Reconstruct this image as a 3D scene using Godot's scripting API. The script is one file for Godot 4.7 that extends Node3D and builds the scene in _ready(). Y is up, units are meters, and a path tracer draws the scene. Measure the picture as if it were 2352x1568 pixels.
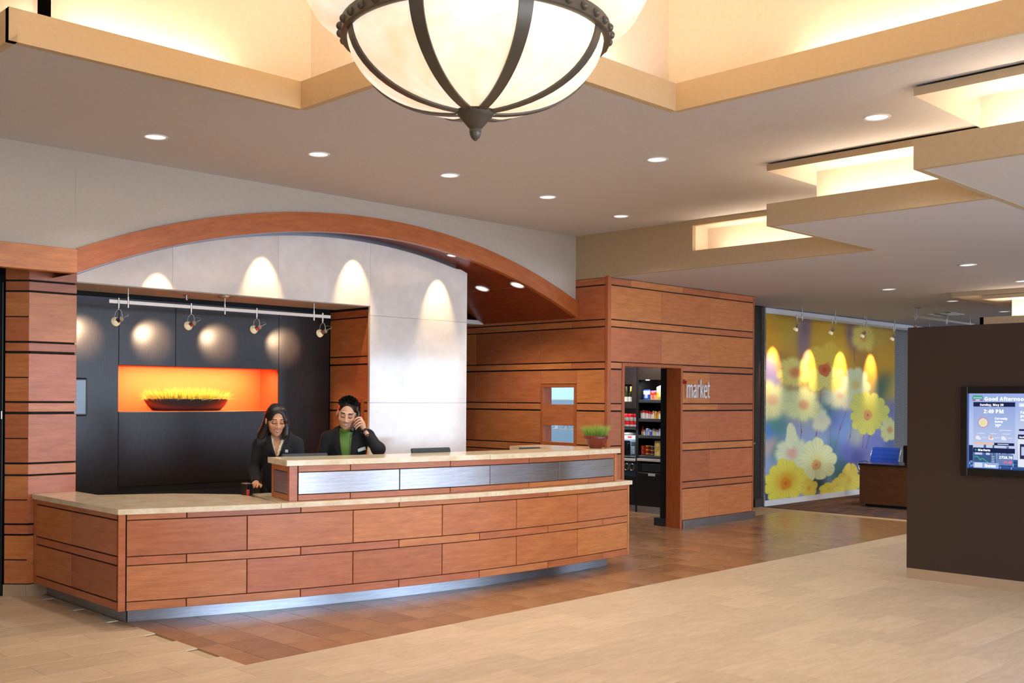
extends Node3D
# Plan axes: X runs along the reception wall, -Z runs back towards it, Y is up. The camera looks along the diagonal.

const EYE := 1.70
const FOCAL := 2400.0        # pixels, for a picture 2352 x 1568
const CEIL := 3.73
const LOW := 3.19

var M := {}
var WOOD: Array[StandardMaterial3D] = []
var names := {}
var rng := RandomNumberGenerator.new()


class MB:
	var v := PackedVector3Array()
	var n := PackedVector3Array()
	var uv := PackedVector2Array()
	var c := PackedColorArray()
	var idx := PackedInt32Array()
	var xf := Transform3D()
	var col := Color.WHITE
	var off := Vector2.ZERO

	func vert(p: Vector3, nn: Vector3, t: Vector2) -> int:
		v.append(xf * p)
		n.append((xf.basis * nn).normalized())
		uv.append(t + off)
		c.append(col)
		return v.size() - 1

	# corners counter-clockwise seen from outside
	func tri(a: Vector3, b: Vector3, d: Vector3) -> void:
		var nn := (b - a).cross(d - a)
		if nn.length_squared() < 1e-16:
			return
		nn = nn.normalized()
		var i := vert(a, nn, flat_uv(a, nn))
		vert(b, nn, flat_uv(b, nn))
		vert(d, nn, flat_uv(d, nn))
		idx.append_array([i, i + 2, i + 1])

	func quad(a: Vector3, b: Vector3, d: Vector3, e: Vector3) -> void:
		var nn := (d - a).cross(e - b)
		if nn.length_squared() < 1e-16:
			return
		nn = nn.normalized()
		var i := vert(a, nn, flat_uv(a, nn))
		vert(b, nn, flat_uv(b, nn))
		vert(d, nn, flat_uv(d, nn))
		vert(e, nn, flat_uv(e, nn))
		idx.append_array([i, i + 2, i + 1, i, i + 3, i + 2])

	func quad_uv(a: Vector3, b: Vector3, d: Vector3, e: Vector3, t0: Vector2, t1: Vector2) -> void:
		var nn := (d - a).cross(e - b).normalized()
		var i := vert(a, nn, Vector2(t0.x, t1.y))
		vert(b, nn, Vector2(t1.x, t1.y))
		vert(d, nn, Vector2(t1.x, t0.y))
		vert(e, nn, Vector2(t0.x, t0.y))
		idx.append_array([i, i + 2, i + 1, i, i + 3, i + 2])

	func flat_uv(p: Vector3, nn: Vector3) -> Vector2:
		var a := nn.abs()
		if a.y > 0.707:
			return Vector2(p.x, p.z)
		if a.x > a.z:
			return Vector2(p.z, -p.y)
		return Vector2(p.x, -p.y)

	# a box from lo to hi whose edges are chamfered by ch
	func box(lo: Vector3, hi: Vector3, ch := 0.0) -> void:
		var m := (lo + hi) * 0.5
		var h := (hi - lo).abs() * 0.5
		ch = minf(ch, minf(h.x, minf(h.y, h.z)) * 0.9)
		for ax in 3:
			for s in [-1.0, 1.0]:
				var k: int = (ax + 1) % 3
				var l: int = (ax + 2) % 3
				var p := []
				for q in [[-1, -1], [1, -1], [1, 1], [-1, 1]]:
					var d := Vector3.ZERO
					d[ax] = s * h[ax]
					d[k] = q[0] * (h[k] - ch)
					d[l] = q[1] * (h[l] - ch)
					p.append(m + d)
				if s > 0:
					quad(p[0], p[1], p[2], p[3])
				else:
					quad(p[3], p[2], p[1], p[0])
		if ch <= 0.0:
			return
		for ax in 3:
			var k: int = (ax + 1) % 3
			var l: int = (ax + 2) % 3
			for q in [[-1, -1], [1, -1], [1, 1], [-1, 1]]:
				var p := []
				for e in [[1, 0], [0, 1]]:
					for t in [-1, 1]:
						var d := Vector3.ZERO
						d[ax] = t * (h[ax] - ch)
						d[k] = q[0] * (h[k] - (0.0 if e[0] else ch))
						d[l] = q[1] * (h[l] - (0.0 if e[1] else ch))
						p.append(m + d)
				if q[0] * q[1] > 0:
					quad(p[0], p[2], p[3], p[1])
				else:
					quad(p[0], p[1], p[3], p[2])
		for sx in [-1, 1]:
			for sy in [-1, 1]:
				for sz in [-1, 1]:
					var a := m + Vector3(sx * h.x, sy * (h.y - ch), sz * (h.z - ch))
					var b := m + Vector3(sx * (h.x - ch), sy * h.y, sz * (h.z - ch))
					var d := m + Vector3(sx * (h.x - ch), sy * (h.y - ch), sz * h.z)
					if sx * sy * sz > 0:
						tri(a, b, d)
					else:
						tri(a, d, b)

	# profile: points (radius, height) from bottom to top on the outside
	func lathe(profile: Array, seg := 32, base := Vector3.ZERO, squash := Vector2.ONE) -> void:
		var ns := []
		for i in profile.size() - 1:
			var t: Vector2 = profile[i + 1] - profile[i]
			ns.append(Vector2(t.y, -t.x).normalized())
		for i in profile.size() - 1:
			var n0: Vector2 = ns[i]
			var n1: Vector2 = ns[i]
			if i > 0 and n0.dot(ns[i - 1]) > 0.75:
				n0 = (n0 + ns[i - 1]).normalized()
			if i < ns.size() - 1 and n1.dot(ns[i + 1]) > 0.75:
				n1 = (n1 + ns[i + 1]).normalized()
			var start := v.size()
			for k in seg + 1:
				var a := TAU * k / seg
				var cs := Vector2(cos(a), sin(a))
				for e in 2:
					var q: Vector2 = profile[i + e]
					var m: Vector2 = n1 if e else n0
					vert(base + Vector3(q.x * cs.x * squash.x, q.y, q.x * cs.y * squash.y), Vector3(m.x * cs.x / squash.x, m.y, m.x * cs.y / squash.y), Vector2(float(k) / seg, q.y))
			for k in seg:
				var j := start + k * 2
				# seen from outside: j (bottom), j+1 (top), j+3, j+2
				idx.append_array([j, j + 3, j + 1, j, j + 2, j + 3])

	func tube(pts: Array, r: float, seg := 10, r1 := -1.0, caps := true) -> void:
		if r1 < 0.0:
			r1 = r
		var up := Vector3.UP
		var rings := []
		var total := 0.0
		for i in pts.size():
			var t: Vector3 = (pts[mini(i + 1, pts.size() - 1)] - pts[maxi(i - 1, 0)]).normalized()
			if absf(t.dot(up)) > 0.95:
				up = Vector3.RIGHT if absf(t.x) < 0.9 else Vector3.BACK
			var sx := t.cross(up).normalized()
			up = sx.cross(t).normalized()
			if i > 0:
				total += pts[i].distance_to(pts[i - 1])
			var rr: float = lerpf(r, r1, float(i) / maxf(1, pts.size() - 1))
			var start := v.size()
			for k in seg + 1:
				var a := TAU * k / seg
				var d := sx * cos(a) + up * sin(a)
				vert(pts[i] + d * rr, d, Vector2(float(k) / seg * TAU * rr, total))
			rings.append(start)
		for i in rings.size() - 1:
			for k in seg:
				var a: int = rings[i] + k
				var b: int = rings[i + 1] + k
				idx.append_array([a, b + 1, b, a, a + 1, b + 1])
		if caps:
			for e in 2:
				var at: int = 0 if e == 0 else pts.size() - 1
				var t: Vector3 = (pts[0] - pts[1]).normalized() if e == 0 else (pts[-1] - pts[-2]).normalized()
				var ct := vert(pts[at], t, Vector2.ZERO)
				var inv := xf.affine_inverse()
				var ring := []
				for k in seg + 1:
					ring.append(vert(inv * v[rings[at] + k], t, Vector2.ZERO))
				for k in seg:
					if e == 0:
						idx.append_array([ct, ring[k + 1], ring[k]])
					else:
						idx.append_array([ct, ring[k], ring[k + 1]])

	func ball(ct: Vector3, r: Vector3, seg := 16, rings := 10) -> void:
		var start := v.size()
		for i in rings + 1:
			var th := PI * i / rings
			for k in seg + 1:
				var ph := TAU * k / seg
				var d := Vector3(sin(th) * cos(ph), cos(th), sin(th) * sin(ph))
				vert(ct + d * r, d / r, Vector2(float(k) / seg, float(i) / rings))
		for i in rings:
			for k in seg:
				var a := start + i * (seg + 1) + k
				var b := a + seg + 1
				idx.append_array([a, b, b + 1, a, b + 1, a + 1])

	# grid of points, rows of equal length; smooth normals; counter-clockwise along (row, column) axes seen from outside
	func sheet(rows: Array, flip := false, uvs := []) -> void:
		var w: int = rows[0].size()
		var start := v.size()
		for i in rows.size():
			for k in w:
				var du: Vector3 = rows[i][mini(k + 1, w - 1)] - rows[i][maxi(k - 1, 0)]
				var dv: Vector3 = rows[mini(i + 1, rows.size() - 1)][k] - rows[maxi(i - 1, 0)][k]
				var nn := du.cross(dv).normalized()
				if flip:
					nn = -nn
				vert(rows[i][k], nn, uvs[i][k] if uvs else flat_uv(rows[i][k], nn))
		for i in rows.size() - 1:
			for k in w - 1:
				var a := start + i * w + k
				var b := a + w
				if flip:
					idx.append_array([a, a + 1, b + 1, a, b + 1, b])
				else:
					idx.append_array([a, b + 1, a + 1, a, b, b + 1])

	func empty() -> bool:
		return idx.is_empty()

	func done(shift := Vector3.ZERO) -> ArrayMesh:
		if shift != Vector3.ZERO:
			for i in v.size():
				v[i] -= shift
		var arr := []
		arr.resize(Mesh.ARRAY_MAX)
		arr[Mesh.ARRAY_VERTEX] = v
		arr[Mesh.ARRAY_NORMAL] = n
		arr[Mesh.ARRAY_TEX_UV] = uv
		arr[Mesh.ARRAY_COLOR] = c
		arr[Mesh.ARRAY_INDEX] = idx
		var m := ArrayMesh.new()
		m.add_surface_from_arrays(Mesh.PRIMITIVE_TRIANGLES, arr)
		return m


func P(a: float, b: float, h := 0.0) -> Vector3:
	return Vector3(a, h, -b)


func numbered(called: String) -> String:
	if not names.has(called):
		names[called] = 0
		return called
	names[called] += 1
	return "%s_%03d" % [called, names[called]]


func tag(o: Node, label: String, category: String, group := "") -> void:
	o.set_meta("label", label)
	o.set_meta("category", category)
	if group:
		o.set_meta("group", group)


func thing(called: String, label: String, category: String, at := Vector3.ZERO, group := "", turn := 0.0) -> Node3D:
	var o := Node3D.new()
	o.name = numbered(called)
	add_child(o, true)
	o.position = at
	o.rotation.y = turn
	tag(o, label, category, group)
	return o


func copy_of(o: Node3D, called: String, label: String, at: Vector3, turn := 0.0) -> Node3D:
	var r: Node3D = o.duplicate()
	r.name = numbered(called)
	add_child(r, true)
	r.position = at
	r.rotation.y = turn
	r.set_meta("label", label)
	return r


# a mesh in the parent's own axes
func part(called: String, m, mat: Material, par: Node) -> MeshInstance3D:
	var o := MeshInstance3D.new()
	o.mesh = m if m is Mesh else m.done()
	o.material_override = mat
	o.name = called if par != self else numbered(called)
	par.add_child(o, true)
	return o


func origin_of(o: Node) -> Vector3:
	var s := Vector3.ZERO
	while o != self:
		s += o.position
		o = o.get_parent()
	return s


# a mesh given in room coordinates, put under a thing that is not turned
func apart(called: String, m: MB, mat: Material, par: Node) -> MeshInstance3D:
	return part(called, m.done(origin_of(par)), mat, par)


func structure(called: String, m, mat: Material) -> MeshInstance3D:
	var o := part(called, m, mat, self)
	o.set_meta("kind", "structure")
	return o


func boxed(lo: Vector3, hi: Vector3, ch := 0.0) -> MB:
	var m := MB.new()
	m.box(Vector3(minf(lo.x, hi.x), minf(lo.y, hi.y), minf(lo.z, hi.z)), Vector3(maxf(lo.x, hi.x), maxf(lo.y, hi.y), maxf(lo.z, hi.z)), ch)
	return m


func mat(color: Color, rough := 0.6, metal := 0.0, spec := 0.5) -> StandardMaterial3D:
	var m := StandardMaterial3D.new()
	m.albedo_color = color
	m.roughness = rough
	m.metallic = metal
	m.metallic_specular = spec
	return m


func rgb(r: int, g: int, b: int) -> Color:
	return Color8(r, g, b)


func glow(color: Color, energy: float) -> StandardMaterial3D:
	var m := mat(color, 0.5)
	m.emission_enabled = true
	m.emission = color
	m.emission_energy_multiplier = energy
	return m


func noise(seed_: int, freq: float, oct := 4) -> FastNoiseLite:
	var f := FastNoiseLite.new()
	f.seed = seed_
	f.noise_type = FastNoiseLite.TYPE_SIMPLEX_SMOOTH
	f.frequency = freq
	f.fractal_octaves = oct
	return f


# two seamless noise fields mixed into a tone map: streaks where uv is stretched
func tone_texture(seed_: int, size: int, f1: float, f2: float, lo: Color, hi: Color, share := 0.5, gain := 1.0) -> ImageTexture:
	var a := noise(seed_, f1).get_seamless_image(size, size)
	var b := noise(seed_ + 7, f2, 3).get_seamless_image(size, size)
	a.convert(Image.FORMAT_L8)
	b.convert(Image.FORMAT_L8)
	var da := a.get_data()
	var db := b.get_data()
	var out := PackedByteArray()
	out.resize(size * size * 3)
	var pal := PackedByteArray()
	pal.resize(256 * 3)
	for i in 256:
		var t := clampf((i / 255.0 - 0.5) * gain + 0.5, 0, 1)
		var k := lo.lerp(hi, t)
		pal[i * 3] = k.r8
		pal[i * 3 + 1] = k.g8
		pal[i * 3 + 2] = k.b8
	for i in size * size:
		var t := int(da[i] * share + db[i] * (1.0 - share)) * 3
		out[i * 3] = pal[t]
		out[i * 3 + 1] = pal[t + 1]
		out[i * 3 + 2] = pal[t + 2]
	return ImageTexture.create_from_image(Image.create_from_data(size, size, false, Image.FORMAT_RGB8, out))


func textured(tex: Texture2D, tint: Color, rough: float, scale: Vector3, metal := 0.0) -> StandardMaterial3D:
	var m := mat(tint, rough, metal)
	m.albedo_texture = tex
	m.uv1_scale = scale
	return m


func _ready() -> void:
	rng.seed = 20
	# camera: level, at eye height, turned 45 degrees; the lens is shifted up so that the horizon lies below the middle
	var cam := Camera3D.new()
	cam.name = "camera"
	cam.projection = Camera3D.PROJECTION_FRUSTUM
	cam.near = 0.05
	cam.far = 120.0
	cam.size = 1568.0 / FOCAL * cam.near
	cam.frustum_offset = Vector2(0, 131.0 / FOCAL * cam.near)
	cam.transform = Transform3D(Basis(Vector3.UP, -PI / 4) * Basis(Vector3.BACK, 0.0061), Vector3(0, EYE, 0))
	add_child(cam)
	cam.current = true
	# sky seen through the windows behind the camera
	var sky_m := ProceduralSkyMaterial.new()
	sky_m.sky_top_color = rgb(120, 165, 225)
	sky_m.sky_horizon_color = rgb(215, 228, 245)
	sky_m.ground_bottom_color = rgb(150, 150, 145)
	sky_m.ground_horizon_color = rgb(190, 195, 200)
	sky_m.sky_energy_multiplier = 1.6
	var env := Environment.new()
	env.background_mode = Environment.BG_SKY
	env.sky = Sky.new()
	env.sky.sky_material = sky_m
	env.tonemap_mode = Environment.TONE_MAPPER_LINEAR
	env.tonemap_exposure = 0.97
	env.sdfgi_enabled = true
	env.ssao_enabled = true
	env.ssil_enabled = true
	var we := WorldEnvironment.new()
	we.name = "environment"
	we.environment = env
	add_child(we)
	# daylight through the windows behind the camera (centre, size, direction it faces)
	for w in WINDOWS:
		area("daylight", w[0], w[1], w[2], rgb(205, 226, 255), w[3])

	materials()
	room()
	reception()
	counter()
	market()
	lobby()
	lamps()
	people()


# windows: centre just inside the glass, size, direction of the light, energy
var WINDOWS := [
	[Vector3(4.0, 1.75, 5.85), Vector2(4.6, 2.9), Vector3(0, 0, -1), 60.0],
	[Vector3(10.0, 1.75, 5.85), Vector2(3.6, 2.7), Vector3(0, 0, -1), 36.0],
	[Vector3(14.8, 1.6, 5.85), Vector2(3.6, 2.6), Vector3(0, 0, -1), 36.0],
	[Vector3(20.0, 1.6, 5.85), Vector2(3.6, 2.6), Vector3(0, 0, -1), 40.0],
	[Vector3(-4.85, 1.75, 1.5), Vector2(3.4, 2.7), Vector3(1, 0, 0), 14.0],
]


func area(called: String, at: Vector3, size: Vector2, towards: Vector3, color: Color, energy: float) -> AreaLight3D:
	var l := AreaLight3D.new()
	l.name = called
	l.area_size = size
	l.light_color = color
	l.light_energy = energy
	l.shadow_enabled = true
	l.set("area_range", 30.0)
	add_child(l, true)
	var up := Vector3.UP if absf(towards.y) < 0.9 else Vector3.BACK
	l.transform = Transform3D(Basis.looking_at(towards, up), at)
	return l


func omni(at: Vector3, color: Color, energy: float, size: float, par: Node = self) -> OmniLight3D:
	var l := OmniLight3D.new()
	l.name = "omni_light"
	l.light_color = color
	l.light_energy = energy
	l.light_size = size
	l.omni_range = 30.0
	l.omni_attenuation = 2.0
	l.shadow_enabled = true
	par.add_child(l, true)
	l.position = at
	return l


func spot(at: Vector3, towards: Vector3, color: Color, energy: float, angle: float, size := 0.04, soft := 0.6, par: Node = self) -> SpotLight3D:
	var l := SpotLight3D.new()
	l.name = "spot_light"
	l.light_color = color
	l.light_energy = energy
	l.light_size = size
	l.spot_angle = angle
	l.spot_angle_attenuation = soft
	l.spot_range = 30.0
	l.spot_attenuation = 2.0
	l.shadow_enabled = true
	par.add_child(l, true)
	var up := Vector3.UP if absf(towards.normalized().y) < 0.95 else Vector3.BACK
	l.transform = Transform3D(Basis.looking_at(towards, up), at)
	return l


func materials() -> void:
	var wood := tone_texture(3, 512, 0.011, 0.045, rgb(214, 198, 188), rgb(255, 255, 255), 0.62, 1.3)
	var grain := tone_texture(11, 512, 0.02, 0.09, rgb(120, 120, 120), rgb(255, 255, 255), 0.4, 1.6)
	var blotch := tone_texture(5, 512, 0.008, 0.03, rgb(205, 200, 195), rgb(255, 255, 255), 0.6, 1.3)
	var fine := tone_texture(8, 512, 0.03, 0.12, rgb(240, 240, 240), rgb(255, 255, 255), 0.5, 1.2)
	for t in [rgb(206, 128, 74), rgb(196, 118, 68), rgb(212, 136, 80), rgb(188, 112, 68), rgb(202, 120, 74), rgb(216, 138, 74)]:
		WOOD.append(textured(wood, t, 0.33, Vector3(0.42, 3.4, 1)))
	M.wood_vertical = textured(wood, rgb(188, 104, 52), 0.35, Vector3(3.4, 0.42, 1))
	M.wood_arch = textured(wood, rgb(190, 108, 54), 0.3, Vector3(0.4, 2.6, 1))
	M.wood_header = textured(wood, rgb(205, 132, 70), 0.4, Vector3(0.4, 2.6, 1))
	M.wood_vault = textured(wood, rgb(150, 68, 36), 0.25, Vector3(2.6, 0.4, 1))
	M.dark_wood = textured(grain, rgb(50, 40, 37), 0.32, Vector3(7.0, 0.5, 1))
	M.desk_wood = textured(wood, rgb(112, 72, 44), 0.35, Vector3(0.5, 3.0, 1))
	M.reveal = mat(rgb(14, 11, 10), 0.8)
	M.plaster = textured(fine, rgb(190, 178, 162), 0.9, Vector3(1.2, 1.2, 1))
	M.beam = textured(fine, rgb(190, 168, 134), 0.9, Vector3(1.2, 1.2, 1))
	M.ceiling = textured(fine, rgb(206, 202, 200), 0.92, Vector3(1.5, 1.5, 1))
	M.cove = textured(fine, rgb(240, 224, 202), 0.9, Vector3(1.2, 1.2, 1))
	M.lip = textured(fine, rgb(205, 178, 138), 0.9, Vector3(1.2, 1.2, 1))
	M.white = mat(rgb(228, 226, 224), 0.6)
	M.black = mat(rgb(9, 9, 10), 0.35)
	M.black_matt = mat(rgb(12, 12, 13), 0.75)
	M.shelf_grey = mat(rgb(74, 74, 76), 0.4)
	M.steel = textured(tone_texture(21, 256, 0.02, 0.1, rgb(205, 205, 208), rgb(255, 255, 255), 0.5, 1.2), rgb(205, 208, 214), 0.38, Vector3(0.5, 9, 1), 1.0)
	M.steel.anisotropy_enabled = true
	M.steel.anisotropy = -0.85
	M.kick = textured(M.steel.albedo_texture, rgb(205, 212, 220), 0.42, Vector3(0.5, 9, 1), 1.0)
	M.kick.anisotropy_enabled = true
	M.kick.anisotropy = -0.9
	M.trim_metal = mat(rgb(150, 158, 166), 0.35, 0.9)
	M.chrome = mat(rgb(215, 215, 215), 0.16, 1.0)
	M.nickel = mat(rgb(196, 190, 180), 0.3, 0.9)
	M.rail = mat(rgb(212, 202, 188), 0.4, 0.4)
	M.bronze = mat(rgb(96, 88, 76), 0.45, 0.5)
	M.marble = textured(tone_texture(31, 512, 0.01, 0.05, rgb(228, 210, 176), rgb(255, 248, 230), 0.6, 1.2), rgb(250, 244, 230), 0.14, Vector3(0.9, 0.9, 1))
	M.stone = textured(tone_texture(41, 512, 0.006, 0.03, rgb(228, 222, 214), rgb(248, 245, 240), 0.65, 1.2), rgb(248, 244, 240), 0.1, Vector3(0.5, 0.5, 1))
	var trav := tone_texture(51, 512, 0.012, 0.05, rgb(214, 198, 174), rgb(240, 230, 214), 0.6, 1.1)
	M.beige = []
	for t in [rgb(243, 230, 210), rgb(250, 236, 216), rgb(238, 225, 206)]:
		M.beige.append(textured(trav, t, 0.42, Vector3(0.5, 2.4, 1)))
	var slate := tone_texture(61, 512, 0.012, 0.06, rgb(158, 122, 88), rgb(184, 148, 112), 0.55, 1.2)
	M.tile = []
	for t in [rgb(238, 222, 205), rgb(255, 240, 225), rgb(225, 205, 188), rgb(248, 226, 200)]:
		M.tile.append(textured(slate, t, 0.24, Vector3(0.7, 0.9, 1)))
	M.grout = mat(rgb(196, 164, 124), 0.8)
	M.grout_beige = mat(rgb(206, 182, 148), 0.8)
	M.wallpaper = textured(grain, rgb(176, 172, 168), 0.8, Vector3(0.6, 9.0, 1))
	M.brown_wall = textured(fine, rgb(58, 42, 31), 0.6, Vector3(2, 2, 1))
	M.tan_base = mat(rgb(178, 150, 118), 0.7)
	M.orange = mat(rgb(255, 84, 30), 0.75)
	M.blue = mat(rgb(20, 74, 190), 0.75)
	M.blue.rim_enabled = true
	M.blue.rim = 0.3
	M.bowl = mat(rgb(34, 28, 26), 0.4)
	M.pot = mat(rgb(120, 44, 30), 0.28)
	M.blade = mat(Color.WHITE, 0.6)
	M.blade.vertex_color_use_as_albedo = true
	M.blade.backlight_enabled = true
	M.blade.backlight = Color(0.3, 0.3, 0.1)
	M.paint = mat(Color.WHITE, 0.5)
	M.paint.vertex_color_use_as_albedo = true
	M.gloss = mat(Color.WHITE, 0.22)
	M.gloss.vertex_color_use_as_albedo = true
	M.lamp = glow(rgb(255, 246, 230), 5.0)
	M.reflector = mat(rgb(225, 225, 225), 0.25, 0.7)
	M.glass = mat(Color(0.92, 0.96, 0.98, 0.08), 0.03)
	M.glass.transparency = BaseMaterial3D.TRANSPARENCY_ALPHA


# ---------------------------------------------------------------- the room
const STAR := [[0.2, 7.6], [2.18, 7.6], [2.18, 6.26], [4.14, 6.26], [4.14, 4.39], [6.0, 4.39], [6.0, 0.5], [4.14, 0.5], [4.14, -1.2], [0.2, -1.2]]
# steps of the lower ceiling: front plane x = a, from b0 (near) to b1 (far)
const STEPS := [[9.81, 4.79, 8.17], [7.87, 2.93, 4.79], [6.58, 1.2, 2.93]]


func in_star(a: float, b: float) -> bool:
	var poly := PackedVector2Array()
	for q in STAR:
		poly.append(Vector2(q[0], q[1]))
	return Geometry2D.is_point_in_polygon(Vector2(a, b), poly)


func in_low(a: float, b: float) -> bool:
	if a > 9.81:
		return true
	if b < 1.2:
		return a > 5.3 + 1.28 and a > 6.58
	for s in STEPS:
		if b > s[1] and b < s[2]:
			return a > s[0]
	return false


func in_plan(poly: Array, a: float, b: float) -> bool:
	var p := PackedVector2Array()
	for q in poly:
		p.append(Vector2(q[0], q[1]))
	return Geometry2D.is_point_in_polygon(Vector2(a, b), p)


var trims := 0
func trim() -> String:
	trims += 1
	return "trim_%d" % trims


func room() -> void:
	floors()
	ceilings()
	shell()


func floors() -> void:
	var base := boxed(P(-5.2, -6.2, -0.12), P(24.2, 13.6, -0.012))
	var fl := structure("floor", base, M.grout_beige)
	var bed := MB.new()
	bed.box(P(3.5, 13.0, -0.012), P(24.0, 5.9, -0.003))
	apart("grout_bed", bed, M.grout, fl)
	# brown tiles on a 30.5 cm grid: the lane in front of the desk and on to the market door
	var count := 0
	var shapes := []
	for k in 3:
		shapes.append(boxed(Vector3(0.002, -0.003, -0.303), Vector3(0.303, 0.0, -0.002), 0.0008).done())
	var far := MB.new()
	for i in 60:
		for j in 22:
			var a := 3.37 + 0.305 * i
			var b := 5.885 + 0.305 * j
			if a + 0.305 > 14.6 and b < 8.95 or a > 22.5:
				continue
			var lo := Vector3(maxf(a, 3.5), 0, 0)
			# under the desk, behind the walls: nothing to be seen
			if a < 9.2 and b > 7.65 - 0.09 * maxf(0, a - 4.0) + 0.35 or (b > 8.3 and (a < 9.9 or a > 12.7)):
				continue
			if a > 12.9 and b > 8.1:
				continue
			var seen := (a + b > 9.0)
			if not seen:
				continue
			count += 1
			if count > 300:
				far.box(P(a + 0.002, b + 0.302, -0.003), P(a + 0.302, b + 0.002, 0.0))
				continue
			var t := MeshInstance3D.new()
			if a < 3.5:
				t.mesh = boxed(Vector3(3.5 - a, -0.003, -0.3035), Vector3(0.3035, 0.0, -0.0015), 0.0008).done()
			else:
				t.mesh = shapes[count % 3]
			t.material_override = M.tile[rng.randi() % 4]
			t.name = "tile"
			fl.add_child(t, true)
			t.position = P(a, b)
	if not far.empty():
		apart("far_tiles", far, M.tile[1], fl).set_meta("kind", "stuff")
	# pale slabs 61 x 30.5 cm in running bond over the rest of the lobby
	var slabs := MB.new()
	var made := 0
	var variants := []
	for k in 6:
		var m := MB.new()
		m.off = Vector2(k * 0.37, k * 0.21)
		m.box(Vector3(0.0012, -0.008, -0.3038), Vector3(0.6088, 0.0, -0.0012), 0.0008)
		variants.append(m.done())
	for j in range(-8, 32):
		for i in range(-8, 34):
			var b := 5.88 - 0.305 * (j - 12) - 0.305
			var a := 3.41 - 0.61 * 12 + 0.61 * i + (0.305 if j % 2 else 0.0)
			var in_lane := b > 5.8 and a > 3.3
			if in_lane or (a + b) < 7.4 or b > 10.6 or a < -2.5 and b > 9.4 or a > 16.0 or a > 9.9 and b < 2.2:
				continue
			var k := (a - b) / (a + b)
			if absf(k) > 0.62 or b < 1.2:
				continue
			var wide := 0.61
			if b > 5.8 and a + 0.61 > 3.5:
				wide = 3.5 - a
			var s := MeshInstance3D.new()
			if wide < 0.6:
				if wide < 0.03:
					continue
				s.mesh = boxed(Vector3(0.0012, -0.008, -0.3038), Vector3(wide, 0.0, -0.0012), 0.0008).done()
			else:
				s.mesh = variants[rng.randi() % 6]
			s.material_override = M.beige[rng.randi() % 3]
			s.position = P(a, b)
			made += 1
			if made > 300:
				s.free()
				slabs.box(P(a + 0.002, b + 0.303, -0.008), P(a + wide - 0.002, b + 0.002, 0.0))
				continue
			s.name = "slab"
			fl.add_child(s, true)
	if not slabs.empty():
		apart("far_slabs", slabs, M.beige[0], fl).set_meta("kind", "stuff")
	print("tiles ", count, " slabs ", made)
	# carpet of the mural room
	var cp := Image.create(256, 256, false, Image.FORMAT_RGB8)
	cp.fill(rgb(106, 70, 46))
	for k in 900:
		var x := rng.randi() % 256
		var y := rng.randi() % 256
		var w := 14 + rng.randi() % 40
		var c: Color = [rgb(70, 48, 40), rgb(140, 92, 52), rgb(54, 42, 60), rgb(120, 76, 44), rgb(92, 58, 36), rgb(38, 40, 84)][rng.randi() % 6]
		cp.fill_rect(Rect2i(x, y, w, 2), c)
	var cm := textured(ImageTexture.create_from_image(cp), Color.WHITE, 0.95, Vector3(0.45, 0.45, 1))
	structure(trim(), boxed(P(14.6, 8.94, -0.011), P(24.0, -6.0, 0.004)), cm)


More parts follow.
